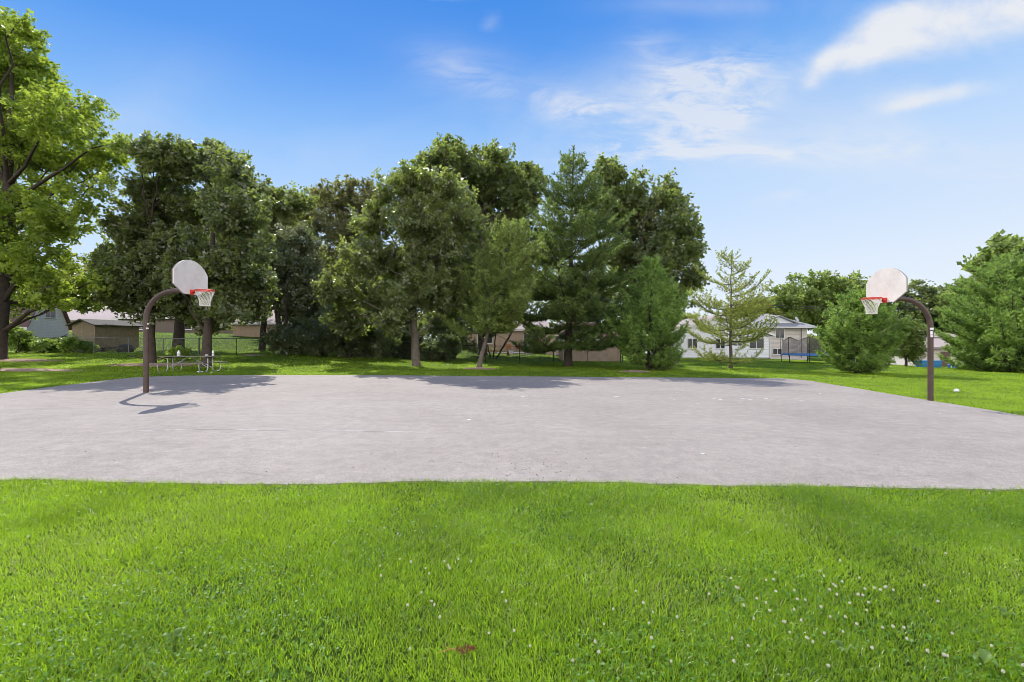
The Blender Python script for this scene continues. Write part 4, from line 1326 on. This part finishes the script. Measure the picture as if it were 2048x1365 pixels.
def build_houses():
    # grey gambrel house, far left
    a, b = P(52, 0, 44), P(137, 0, 50.5)
    zb = float(zg(-48, 46)); W = (Vector((b.x - a.x, b.y - a.y))).length
    ang = math.atan2(b.y - a.y, b.x - a.x) - math.pi / 2
    root = thing('gambrel_house', 'grey sided house with brown gambrel roof behind the big left maple', 'house', (a.x, a.y, zb), ang)
    he, hm, hr = 3.0 - zb + .15, 5.25 - zb, 6.3 - zb
    prof = [(0, -1.0), (W, -1.0), (W, he), (W * .80, hm), (W / 2, hr), (W * .2, hm), (0, he)]
    Lh = 11.0
    m = MB(); m2 = MB(); m2.prism(prof, -Lh, 0); m.add([(y, x, z) for x, y, z in m2.v], [tuple(reversed(f)) for f in m2.f])
    m.build('wall', M_sid_grey, root)
    m = MB(); t = .14
    up = [(-.35, he - .25), (W * .2 - .06, hm + .0), (W / 2, hr + .02), (W * .8 + .06, hm), (W + .35, he - .25)]
    op = [(W + .35, he - .25 + t), (W * .8 + .1, hm + t), (W / 2, hr + t + .05), (W * .2 - .1, hm + t), (-.35, he - .25 + t)]
    m2 = MB()
    for i in range(4):
        m2.prism([up[i], up[i + 1], op[3 - i], op[4 - i]], -Lh - .3, .3)
    m.add([(y, x, z) for x, y, z in m2.v], [tuple(reversed(f)) for f in m2.f])
    ro = m.build('roof', M_rf_brown, root)
    m = MB(); m.box(-Lh - .3, .3, -.42, -.36, he - .4, he - .1); m.build('fascia', M_trim, ro)
    window(root, W * .42, hm - 1.05, 1.6, .85, 0, 2, 'side', 0.0)
    window(root, -4.5, .9, 1.8, 1.1, 0, 2)
    # pale roofed yellow house behind
    o = at(118, 64)
    gable_house('ranch_house', 'yellow walled house with a pale roof behind the grey gambrel house', 'house', (o.x, o.y, 2.0), 0, 12.5, 7, 2.9, 1.9, M_yel, M_rf_pink, 'x')
    # tan shed behind the left fence
    c = P(190, 0, 37.0); ang = math.radians(-13)
    zb = float(zg(c.x - 1, c.y + 1))
    W, D, h = 2.5, 3.5, 2.1
    root = thing('garden_shed', 'weathered tan shed with dark low roof behind the left fence', 'shed', (c.x, c.y, zb), ang)
    m = MB()
    m.add([(-W, 0, -.4), (0, 0, -.4), (0, D, -.4), (-W, D, -.4), (-W, 0, h), (0, 0, h), (0, D, h), (-W, D, h), (-W / 2, 0, h + .4), (-W / 2, D, h + .4)],
          [(0, 1, 5, 8, 4), (1, 2, 6, 5), (2, 3, 7, 9, 6), (3, 0, 4, 7), (5, 6, 9, 8), (7, 4, 8, 9)])
    m.build('wall', M_weather, root)
    m = MB(); m.prism([(-W - .3, h - .09), (-W / 2, h + .405), (.3, h - .09), (.3, h + .0), (-W / 2, h + .5), (-W - .3, h + .0)], -.3, D + .3); m.build('roof', M_rf_dark, root)
    m = MB(); m.box(-W / 2 - .03, -W / 2 + .03, -.03, -.002, -.3, h + .33); m.box(-.05, -.0, -.03, -.002, -.3, h - .02); m.build('corner_board', surf('trim_tan', (.5, .42, .3), rough=.7), root)
    m = MB(); m.box(-W + .2, -W / 2 - .05, -.025, -.002, -.2, 1.9); m.build('door', M_weather, root)
    # dark odds and ends by the shed
    o = P(251, 0, 36.3); z = float(zg(o.x, o.y))
    m = MB(); m.lathe([(.5, 0), (.58, .15), (.55, .4), (.38, .58), (.12, .64)], 14); q = m.build('covered_grill', M_black); q.location = (o.x, o.y, z)
    tag(q, 'black covered round mound beside the right corner of the tan shed', 'covered grill')
    o = P(222, 0, 36.2); z = float(zg(o.x, o.y))
    t = thing('low_bench', 'low dark bench in front of the tan shed wall', 'bench', (o.x, o.y, z), .3)
    m = MB(); m.rbox(-.6, .6, -.2, .2, .3, .36); m.build('seat', M_black, t)
    for s in (-.5, .5):
        m = MB(); m.box(s - .04, s + .04, -.18, .18, 0, .299); m.build('leg', M_black, t)
    # long taupe ranch house behind the dark maples, tan garage beside it
    o = at(236, 60)
    r_, ro = gable_house('ranch_house', 'long taupe ranch house seen under the dark maples', 'house', (o.x, o.y, 2.55), 0, 15.5, 8, 2.3, 1.7, M_brick, M_rf_pink, 'x')
    for x in (2.2, 8.0, 12.2): window(r_, x, .75, 1.9, 1.0)
    o = at(466, 54)
    gable_house('garage', 'tan walled garage with pinkish roof behind the slender sunlit tree', 'garage', (o.x, o.y, float(zg(o.x + 3, o.y))), 0, 7.4, 7, 1.75, 1.6, M_tan, M_rf_pink, 'x')
    # central tan house with patio
    o = at(935, 51); zb = float(zg(o.x + 4, o.y + .5)) - .05
    r_, ro = gable_house('ranch_house', 'tan house with pinkish roof and patio seen between the two middle pines', 'house', (o.x, o.y, zb), 0, 9, 8, 2.55, 1.5, M_tan2, M_rf_pink, 'x')
    m = MB(); m.box(6.4, 8.1, -.06, .002, .15, 2.15); f = m.build('patio_door', M_trim, r_)
    m = MB(); m.box(6.48, 7.2, -.075, -.062, .22, 2.08); m.box(7.3, 8.02, -.075, -.062, .22, 2.08); m.build('pane', M_glass, f)
    window(r_, 1.2, 1.0, 1.6, 1.1)
    o2 = at(1092, 48); zb2 = float(zg(o2.x + 3, o2.y))
    r_, ro = gable_house('house_wing', 'gable fronted tan wing half hidden behind the white pine', 'house', (o2.x, o2.y, zb2), 0, 6.4, 6, 2.7, 1.3, M_tan2, M_rf_pink, 'y')
    window(r_, 1.0, 1.0, 1.6, 1.1)
    # brown roofed shed
    c = P(1126, 0, 37.4); zb = float(zg(6.5, 37.4))
    root = thing('garden_shed', 'tan panelled shed with red brown hip roof right of the white pine', 'shed', (c.x, c.y, zb))
    W = 115 / F * 37.4
    m = MB(); m.box(0, W, 0, 3.6, 0.02, 1.72); m.build('wall', M_tan2, root)
    m = MB(); m.box(-.02, W + .02, -.02, 3.62, -.35, .019); m.build('plinth', M_brick, root)
    hip_roof(root, -.25, W + .25, -.25, 3.85, 1.722, 1.55, M_rf_red, inset=1.2)
    # white garage with gable front
    c = P(1336, 0, 50); zb = float(zg(c.x + 5, 50)) - .12
    W = 204 / F * 50
    r_, ro = gable_house('white_garage', 'white sided gable fronted house behind the thin yellowing pine', 'house', (c.x, c.y, zb), 0, W, 9, 2.75, 2.05, M_sid_white, M_rf_pink, 'y', over=.4)
    zrow = lambda row: CAMH + (HOR - row) / F * 50 - zb
    for a_, b_, p_ in ((1376, 1394, 2), (1432, 1449, 2), (1499, 1527, 2)):
        window(r_, (a_ - 1336) / F * 50, zrow(697), (b_ - a_) / F * 50, 19 / F * 50, 0, p_)
    m = MB(); m.tube([(W + .32, -.1, 2.5), (W - .02, -.06, 2.25), (W - .02, -.06, .12), (W + .25, -.12, .04)], .045, 8); m.build('downspout', M_trim, r_)
    m = MB(); m.box(-.01, W + .01, -.012, -.003, -.2, .18); m.build('foundation', surf('foundation_concrete', (.22, .22, .22), rough=.9), r_)
    # split level house behind it
    c = P(1488, 0, 62); zb = float(zg(c.x + 5, 62)) - .35
    k = 62 / F
    root = thing('split_level_house', 'two storey cream house with grey hip roof and brick chimney behind the trampoline', 'house', (c.x, c.y, zb))
    zr = lambda row: CAMH + (HOR - row) * k - zb
    W = (1614 - 1488) * k
    m = MB(); m.box(0, W, 0, 8, -1, zr(656)); m.build('wall', M_sid_cream, root)
    ro = hip_roof(root, -.6, W + 1.0, -.8, 8.8, zr(656) + .002, 2.2, M_rf_grey, inset=4.0)
    gx0, gx1 = (1524 - 1488) * k, (1599 - 1488) * k
    m = MB(); m.prism([(gx0, zr(649)), (gx1, zr(649)), ((gx0 + gx1) / 2, zr(633))], .5, 4.2); m.build('front_gable', M_sid_white, root)
    m = MB()
    mx = (gx0 + gx1) / 2
    m.prism([(gx0 - .3, zr(649.5)), (mx, zr(633) + .01), (mx, zr(633) + .16), (gx0 - .3, zr(649.5) + .15)], .2, 4.4)
    m.prism([(mx, zr(633) + .01), (gx1 + .3, zr(649.5)), (gx1 + .3, zr(649.5) + .15), (mx, zr(633) + .16)], .2, 4.4)
    m.build('gable_roof', M_rf_grey, root)
    m = MB(); m.box((1574 - 1488) * k, (1579.5 - 1488) * k, 4.3, 5.0, zr(650), zr(631)); m.rbox((1573 - 1488) * k, (1580.5 - 1488) * k, 4.2, 5.1, zr(631) + .002, zr(629.5)); m.build('chimney', M_chim, root)
    window(root, (1551 - 1488) * k, zr(676), 17 * k, 18 * k, 0, 2)
    window(root, (1546 - 1488) * k, zr(709), 17 * k, 11 * k, 0, 2)
    m = MB(); m.tube([((1602 - 1488) * k, -.06, zr(657)), ((1602 - 1488) * k, -.06, zr(716))], .05, 8); m.build('downspout', surf('spout_dark', (.12, .12, .12)), root)
    dish = MB()
    dish.lathe([(.02, -.1), (.22, -.06), (.40, .04), (.405, .055), (.22, -.04), (.02, -.08)], 20)
    R_ = Matrix.Rotation(math.radians(62), 4, 'X') @ Matrix.Rotation(.5, 4, 'Y')
    dish.v = [tuple(R_ @ Vector(v)) for v in dish.v]
    dish.tube([(0, .05, 0), (.05, .25, -.35), (.0, .3, -.75)], .025, 6)
    q = dish.build('satellite_dish', surf('dish_grey', (.55, .56, .58), rough=.5)); q.location = (c.x + (1600 - 1488) * k, c.y + .7, zr(640) + zb + .1)
    tag(q, 'grey satellite dish on the edge of the hip roof', 'satellite dish')
    # right brown house
    c = P(1826, 0, 47); zb = float(zg(c.x + 5, 47)) - .1
    k = 47 / F; zr = lambda row: CAMH + (HOR - row) * k - zb
    root = thing('brown_roofed_house', 'cream walled house with brown two level roof behind the right hoop pole', 'house', (c.x, c.y, zb))
    W = 7.5
    m = MB(); m.box(.15, W, 0, 4, -.8, zr(697)); m.box(.6, W, 4.01, 9, -.8, zr(677)); m.build('wall', M_sid_cream, root)
    m = MB()
    m.add([(-.3, -.5, zr(697.5)), (W + .5, -.5, zr(697.5)), (W + .5, 4.2, zr(676)), (.9, 4.2, zr(676)), (-.3, -.5, zr(697.5) + .16), (W + .5, -.5, zr(697.5) + .16), (W + .5, 4.2, zr(676) + .16), (.9, 4.2, zr(676) + .16)],
          [(3, 2, 1, 0), (4, 5, 6, 7), (0, 1, 5, 4), (1, 2, 6, 5), (2, 3, 7, 6), (3, 0, 4, 7)])
    m.build('lower_roof', M_rf_pink, root)
    hip_roof(root, -.2, W + 1.5, 3.6, 11, zr(674), 1.5, M_rf_pink, inset=3.7)
    m = MB(); m.tube([(1.7, -.05, zr(698)), (1.7, -.05, zr(728))], .05, 8); m.build('downspout', surf('spout_brown', (.15, .09, .07)), root)
    m = MB(); m.box(2.9, 3.9, -.05, .002, -.4, 1.65); m.build('door', surf('door_brown', (.12, .07, .055), rough=.5), root)
    # small house far right behind the pine and a patio slab
    g_ = at(1000, 48.2)
    m = MB(); m.rbox(-2.5, 3.5, -1.2, 1.2, -.2, .06); q = m.build('patio', surf('patio_concrete', (.42, .39, .36), (.36, .33, .31), scale=3, rough=.9)); q.location = g_; tag(q, kind='structure')


build_houses()


# ------------------------------------------------------------------ yard things
def yard():
    # red kettle grill
    d = 45.5; g_ = at(1038, d)
    t = thing('kettle_grill', 'red domed kettle grill on the back lawn left of the white pine', 'grill', g_)
    m = MB(); m.lathe([(.05, .62), (.25, .66), (.36, .80), (.37, .86)], 18); m.build('bowl', M_red, t)
    m = MB(); m.lathe([(.375, .862), (.37, .93), (.28, 1.10), (.12, 1.18), (.02, 1.2)], 18); m.build('lid', surf('grill_red', (.28, .012, .03), rough=.25), t)
    m = MB(); m.tube([(-.06, 0, 1.19), (-.05, 0, 1.24), (.05, 0, 1.24), (.06, 0, 1.19)], .012, 6); m.build('handle', M_black, t)
    for k in range(3):
        a = 2.1 * k + .4
        m = MB(); m.tube([(.15 * math.cos(a), .15 * math.sin(a), .66), (.34 * math.cos(a), .34 * math.sin(a), 0)], .014, 6); m.build('leg', M_steel, t)
    # two flower pots
    for i, (px, lab) in enumerate(((982, 'left of two small terracotta flower pots on the patio edge'), (992, 'right of two small terracotta flower pots on the patio edge'))):
        g_ = at(px, 47.2); t = thing('flower_pot', lab, 'flower pot', g_ + Vector((0, 0, .065)), 0, 'flower pots on the patio')
        m = MB(); m.lathe([(.12, 0), (.19, .27), (.215, .275), (.215, .33), (.17, .33), (.16, .3)], 14); m.build('pot', surf('terracotta', (.52, .27, .19), (.6, .36, .28), scale=8, rough=.8), t)
        pts = rng.normal(size=(70, 3)) * [.12, .12, .07] + [0, 0, .36]
        v, f, a = flat_leaves(pts, rng.uniform(.06, .1, 70)); link('plant', np_mesh('plant', v, f, a), lm_weed, t)
    # orange deck chair
    M_or = surf('orange_canvas', (.42, .20, .07), (.36, .16, .06), scale=8, rough=.7)
    g_ = at(1019, 46.8)
    t = thing('deck_chair', 'orange backed folding chair on the patio beside the red grill', 'chair', g_ + Vector((0, 0, .06)), .3)
    m = MB(); m.add([(-.26, .2, .45), (.26, .2, .45), (.26, .38, 1.0), (-.26, .38, 1.0), (-.26, .23, .44), (.26, .23, .44), (.26, .41, 1.0), (-.26, .41, 1.0)], [(0, 1, 2, 3), (7, 6, 5, 4), (0, 3, 7, 4), (1, 5, 6, 2), (3, 2, 6, 7), (0, 4, 5, 1)]); m.build('backrest', M_or, t)
    m = MB(); m.rbox(-.26, .26, -.25, .2, .41, .44); m.build('seat', M_or, t)
    for sx in (-.25, .25):
        m = MB(); m.tube([(sx, -.25, 0), (sx, .2, .42)], .015, 6); m.build('leg', M_black, t)
        m = MB(); m.tube([(sx, .25, 0), (sx, -.2, .42)], .015, 6); m.build('leg', M_black, t)
    # orange bucket and white plastic stool in front
    o = MB(); o.lathe([(.13, 0), (.17, .36), (.185, .365), (.185, .39), (.16, .39), (.15, .34)], 14); q = o.build('bucket', M_or); q.location = at(1017, 43.5); tag(q, 'orange plastic bucket on the lawn in front of the deck chair', 'bucket')
    t = thing('plastic_chair', 'low white plastic chair on the lawn in front of the red grill', 'chair', at(1024, 42.2), .4)
    m = MB(); m.rbox(-.22, .22, -.2, .22, .26, .30); m.build('seat', M_white, t)
    m = MB(); m.rbox(-.22, .22, .2, .235, .305, .62); m.build('backrest', M_white, t)
    for sx in (-.19, .19):
        for sy in (-.17, .19):
            m = MB(); m.tube([(sx, sy, 0), (sx, sy, .26)], .018, 6); m.build('leg', M_white, t)
    # white rail on posts
    d = 44.5; a = at(1052, d); b = at(1112, d)
    t = thing('white_railing', 'white two post railing across the yard behind the white pine', 'railing', a)
    m = MB(); m.box(0, b.x - a.x, -.05, .05, 1.02, 1.11); m.build('rail', M_white, t)
    for s in (.02, .45, .98):
        m = MB(); m.box((b.x - a.x) * s - .05, (b.x - a.x) * s + .05, -.045, .045, 0, 1.019); m.build('post', M_white, t)
    # red bird feeder on a post
    g_ = at(892, 38)
    t = thing('bird_feeder', 'small red bird feeder on a dark post behind the fence', 'bird feeder', g_)
    m = MB(); m.tube([(0, 0, 0), (0, 0, 1.35)], .05, 8); m.build('post', bark_dark, t)
    m = MB(); m.lathe([(.1, 1.351), (.14, 1.4), (.13, 1.6), (.17, 1.62), (.02, 1.78)], 12); m.build('feeder', M_red, t)
    # trampoline
    M_blue = surf('pad_blue', (.05, .24, .62), (.04, .19, .52), scale=6, rough=.5)
    d = 40.0; g_ = at(1617, d); R = 2.05
    t = thing('trampoline', 'round trampoline with blue edge and dark safety net beside the cream house', 'trampoline', g_)
    m = MB(); n = 40
    prof = [(R - .22, .78), (R + .06, .78), (R + .07, .70), (R + .06, .66), (R - .2, .74)]
    m2 = []
    for (rr, z) in prof: m2.append([(rr * math.cos(2 * math.pi * i / n), rr * math.sin(2 * math.pi * i / n), z) for i in range(n)])
    vs = sum(m2, []); k = len(prof)
    m.add(vs, [(q * n + i, q * n + (i + 1) % n, ((q + 1) % k) * n + (i + 1) % n, ((q + 1) % k) * n + i) for q in range(k) for i in range(n)], True)
    m.build('edge_pad', M_blue, t)
    m = MB(); m.lathe([(R - .23, .715), (R - .23, .735)], 40); m.build('mat', M_black, t)
    for i in range(8):
        a = 2 * math.pi * (i + .3) / 8
        c, s = math.cos(a), math.sin(a)
        m = MB(); m.tube([(R * c, R * s, 0), (R * c, R * s, .66)], .03, 7); m.build('leg', M_black, t)
        m = MB(); m.tube([((R + .08) * c, (R + .08) * s, .5), ((R + .12) * c, (R + .12) * s, 2.3)], .016, 7); m.build('net_pole', M_black, t)
    m = MB()
    hs = lambda a: 2.15 + .13 * math.cos(8 * (a - 2 * math.pi * .3 / 8))
    K = 220
    for i in range(K):
        a = 2 * math.pi * i / K; c, s = math.cos(a) * (R - .02), math.sin(a) * (R - .02); w = .0055
        tx, ty = -math.sin(a) * w, math.cos(a) * w
        m.add([(c - tx, s - ty, .79), (c + tx, s + ty, .79), (c + tx, s + ty, hs(a)), (c - tx, s - ty, hs(a))], [(0, 1, 2, 3)])
    for q in range(30):
        f_ = q / 29
        for i in range(60):
            a, b_ = 2 * math.pi * i / 60, 2 * math.pi * (i + 1) / 60
            z0, z1 = .79 + (hs(a) - .80) * f_, .79 + (hs(b_) - .80) * f_
            r1 = R - .02; w = .006 if q < 29 else .02
            m.add([(r1 * math.cos(a), r1 * math.sin(a), z0 - w), (r1 * math.cos(b_), r1 * math.sin(b_), z1 - w), (r1 * math.cos(b_), r1 * math.sin(b_), z1 + w), (r1 * math.cos(a), r1 * math.sin(a), z0 + w)], [(0, 1, 2, 3)])
    m.build('safety_net', surf('net_dark', (.14, .13, .13), rough=.8), t)
    # blue bins and small blue table by the right house
    M_tq = surf('bin_blue', (.03, .22, .45), (.02, .17, .38), scale=6, rough=.45)
    for px, w, lab in ((1848, 1.3, 'left blue plastic cart box beside the right brown roofed house'), (1868, .95, 'right smaller blue box half behind the right hoop pole')):
        g_ = at(px, 43.5)
        t = thing('storage_bin', lab, 'storage bin', g_, .1, 'blue bins by the right house')
        m = MB(); h = .62
        m.add([(-w * .38, -.3, .03), (w * .38, -.3, .03), (w * .38, .3, .03), (-w * .38, .3, .03), (-w * .48, -.38, h), (w * .48, -.38, h), (w * .48, .38, h), (-w * .48, .38, h)],
              [(3, 2, 1, 0), (4, 5, 6, 7), (0, 1, 5, 4), (1, 2, 6, 5), (2, 3, 7, 6), (3, 0, 4, 7)]); m.build('body', M_tq, t)
        m = MB(); m.rbox(-w * .5, w * .5, -.4, .4, h + .002, h + .07, .015); m.build('lid', M_tq, t)
    g_ = at(1909, 42)
    t = thing('toy_table', 'low bright blue plastic table on the grass by the right house', 'toy table', g_)
    m = MB(); m.rbox(-.42, .42, -.3, .3, .3, .40, .02); m.build('table_top', surf('toy_blue', (.05, .30, .70), rough=.4), t)
    for sx in (-.33, .33):
        for sy in (-.22, .22):
            m = MB(); m.box(sx - .05, sx + .05, sy - .05, sy + .05, 0, .299); m.build('leg', M_tq, t)
    t = thing('plastic_chair', 'small white plastic chair behind the low blue table', 'chair', at(1910, 42.9), .2)
    m = MB(); m.rbox(-.2, .2, -.2, .2, .28, .32); m.build('seat', M_white, t)
    m = MB(); m.rbox(-.2, .2, .17, .2, .325, .72); m.build('backrest', M_white, t)
    for sx in (-.17, .17):
        for sy in (-.17, .17):
            m = MB(); m.tube([(sx, sy, 0), (sx, sy, .28)], .018, 6); m.build('leg', M_white, t)
    # overhead wires
    for i, (rows, lab) in enumerate((((592, 612, 609), 'upper dark overhead cable crossing above the white garage'), ((598, 616, 612), 'lower dark overhead cable just beneath the upper one'))):
        d = 55.0 + i * .6
        p0, p1, p2 = P(1150, rows[0], d), P(1560, rows[1], d), P(2300, rows[2], d)
        m = MB()
        xs = np.linspace(p0.x, p2.x, 40)
        zz = np.interp(xs, [p0.x, p1.x, p2.x], [p0.z, p1.z, p2.z])
        co = np.polyfit([p0.x, p1.x, p2.x], [p0.z, p1.z, p2.z], 2)
        m.tube([(x_, d, np.polyval(co, x_)) for x_ in xs], .028 if i == 0 else .02, 5)
        q = m.build('overhead_cable', M_black); tag(q, lab, 'cable', 'overhead cables')


yard()


# ------------------------------------------------------------------ small things in the near lawn
def small_lawn():
    r = random.Random(12)
    M_fl = surf('clover_petal', (.80, .77, .70), (.68, .62, .52), scale=90, rough=.8)
    M_st = surf('clover_stem', (.10, .19, .03), rough=.7)
    spots = [(760, 1140), (763, 1160), (800, 1127), (822, 1133), (852, 1146), (858, 1158), (891, 1131), (900, 1147), (899, 1141), (898, 1138), (920, 1128), (943, 1133), (865, 1214), (870, 1226), (845, 1197),
             (796, 1073), (876, 1249), (973, 1280), (822, 1313), (811, 1225), (1000, 1197), (1012, 1219), (54, 1083), (501, 1008), (553, 1001), (812, 987), (1225, 1231), (1208, 1260), (1193, 1305), (1149, 1338),
             (1060, 1307), (1029, 1278), (1274, 1195), (1289, 1223), (1310, 1238), (1355, 1251), (1305, 1294), (1340, 1340), (1467, 1340), (1465, 1293), (1554, 1157), (1532, 1169), (1512, 1205), (1491, 1227),
             (1530, 1219), (1566, 1260), (1567, 1256), (1606, 1256), (1590, 1234), (1580, 1278), (1613, 1289), (1645, 1281), (1686, 1277), (1711, 1261), (1740, 1217), (1735, 1236), (1757, 1190), (1770, 1189),
             (1682, 1133), (1665, 1178), (1668, 1181), (1685, 1176), (1722, 1168), (1728, 1187), (1728, 1201), (1660, 1193), (1671, 1203), (1700, 1220), (1648, 1166), (1586, 1191), (1593, 1209), (1480, 1190),
             (1470, 1189), (1462, 1169), (1762, 1269), (1783, 1268), (1806, 1266), (1849, 1185), (1875, 1213), (1905, 1283), (1816, 1297), (1742, 1312), (1858, 1323), (1897, 1327), (1980, 1303), (1887, 1327),
             (2042, 1343), (2000, 1358), (1655, 1348), (1615, 1215), (1642, 1225), (1550, 1193), (1537, 1232), (1622, 1301), (1720, 1204), (1790, 1191), (1636, 1148), (1752, 1191), (1420, 1201), (1300, 1257),
             (1505, 1251), (1497, 1304), (1200, 1324), (1660, 1245), (1690, 1250), (1776, 1184), (1545, 1171), (1180, 1012), (1890, 1112), (1980, 990), (1575, 969), (1640, 971), (1725, 972), (1790, 975), (1850, 973)]
    lab = 'small white clover flower head standing in the near lawn'
    src = []
    for q in range(4):
        t = thing('clover_flower', lab, 'flower', (0, 0, 0), 0, 'white clover flowers in the lawn')
        m = MB()
        m.tube([(0, 0, 0), (.004, .002, .03), (.0, .004, .062)], .0012, 5)
        m.build('stem', M_st, t)
        m = MB(); n = 34
        for k in range(n):
            z = 1 - 1.75 * (k + .5) / n; a = 2.4 * k
            rr = math.sqrt(max(0, 1 - z * z))
            d_ = Vector((rr * math.cos(a), rr * math.sin(a), z)); c = Vector((0, .004, .066))
            s = d_.orthogonal().normalized(); u = d_.cross(s)
            R = .0085 * r.uniform(.85, 1.25); w = .0026
            m.add([c + d_ * .003, c + d_ * R * .75 + s * w, c + d_ * R + u * w * .3, c + d_ * R * .75 - s * w, c + d_ * R * .75 + u * w, c + d_ * R * .75 - u * w], [(0, 1, 2), (0, 2, 3), (0, 4, 2), (0, 2, 5)])
        m.build('flower_head', M_fl, t)
        src.append(t)
    for i, (px, py) in enumerate(spots):
        o = src[i] if i < 4 else copy_tree(src[r.randrange(4)])
        g_ = G(px, py + 9)
        o.location = g_
        s = r.uniform(.65, .95)
        o.scale = (s, s, r.uniform(.85, 1.1))
        o.rotation_euler = (r.uniform(-.15, .15), r.uniform(-.15, .15), r.uniform(0, 6.28))
    # broadleaf weeds
    wl = leaf_mat('plantain_leaf', (.14, .24, .05), (.26, .36, .10), (.34, .50, .08), tfac=.4, rough=.45, spec=.35)
    for i, (px, py, sc, lab) in enumerate(((348, 1300, 1.0, 'broad leaved weed in the left part of the near lawn'), (1966, 1345, 1.25, 'large pale leaved weed in the bottom right corner of the lawn'),
                                           (1690, 1322, 1.0, 'pale narrow leaved weed among the clover flowers'), (1470, 1222, .9, 'silvery leaved weed left of the clover flowers'), (2010, 1250, .9, 'broad leaved weed near the right edge of the lawn'),
                                           (1830, 1115, .8, 'small pale weed in the upper right lawn'))):
        m = MB()
        for k in range(6):
            a = r.uniform(0, 6.28); L = r.uniform(.04, .066) * sc; w = L * .22
            d_ = Vector((math.cos(a), math.sin(a), 0)); s_ = Vector((-d_.y, d_.x, 0))
            pts = []
            for q in range(6):
                f_ = q / 5
                c = d_ * L * f_ + Vector((0, 0, .035 + .05 * math.sin(2.2 * f_)))
                ww = w * math.sin(math.pi * min(.97, f_ * .9 + .06)) ** .8
                pts += [c - s_ * ww + Vector((0, 0, .3 * ww)), c, c + s_ * ww + Vector((0, 0, .3 * ww))]
            m.add(pts, sum([[(3 * q, 3 * q + 1, 3 * q + 4, 3 * q + 3), (3 * q + 1, 3 * q + 2, 3 * q + 5, 3 * q + 4)] for q in range(5)], []), True)
        o = m.build('broadleaf_weed', wl); o.location = G(px, py); tag(o, lab, 'weed', 'broad leaved weeds in the lawn')
    # reddish brown dried flower cluster with its stalk
    g_ = G(930, 1325)
    t = thing('dried_seed_head', 'rust brown dried seed head with a stalk lying on the near lawn', 'seed head', g_ + Vector((0, 0, .055)), .12)
    m = MB()
    for k in range(220):
        u = r.random(); a = r.uniform(0, 6.28); q = r.random() ** .5
        rad = .021 * math.sin(math.pi * (u * .85 + .12)) ** .7
        c = Vector((-.045 + .095 * u, rad * q * math.cos(a), .012 + rad * .8 * q * math.sin(a)))
        s = r.uniform(.0035, .007)
        p = [c + Vector((r.uniform(-s, s), r.uniform(-s, s), r.uniform(-s, s))) for _ in range(4)]
        m.add(p, [(0, 1, 2), (0, 2, 3), (0, 3, 1), (1, 3, 2)])
    m.build('seed_cluster', surf('rust_brown', (.24, .085, .035), (.13, .045, .025), scale=200, rough=.9), t)
    m = MB(); m.tube([(-.04, 0, .012), (-.075, .004, .014), (-.135, -.006, .006)], [.003, .0024, .0012], 6); m.tube([(-.07, .004, .013), (-.095, .018, .022)], .0016, 5)
    m.build('stalk', surf('stalk_orange', (.42, .21, .06), rough=.8), t)


small_lawn()
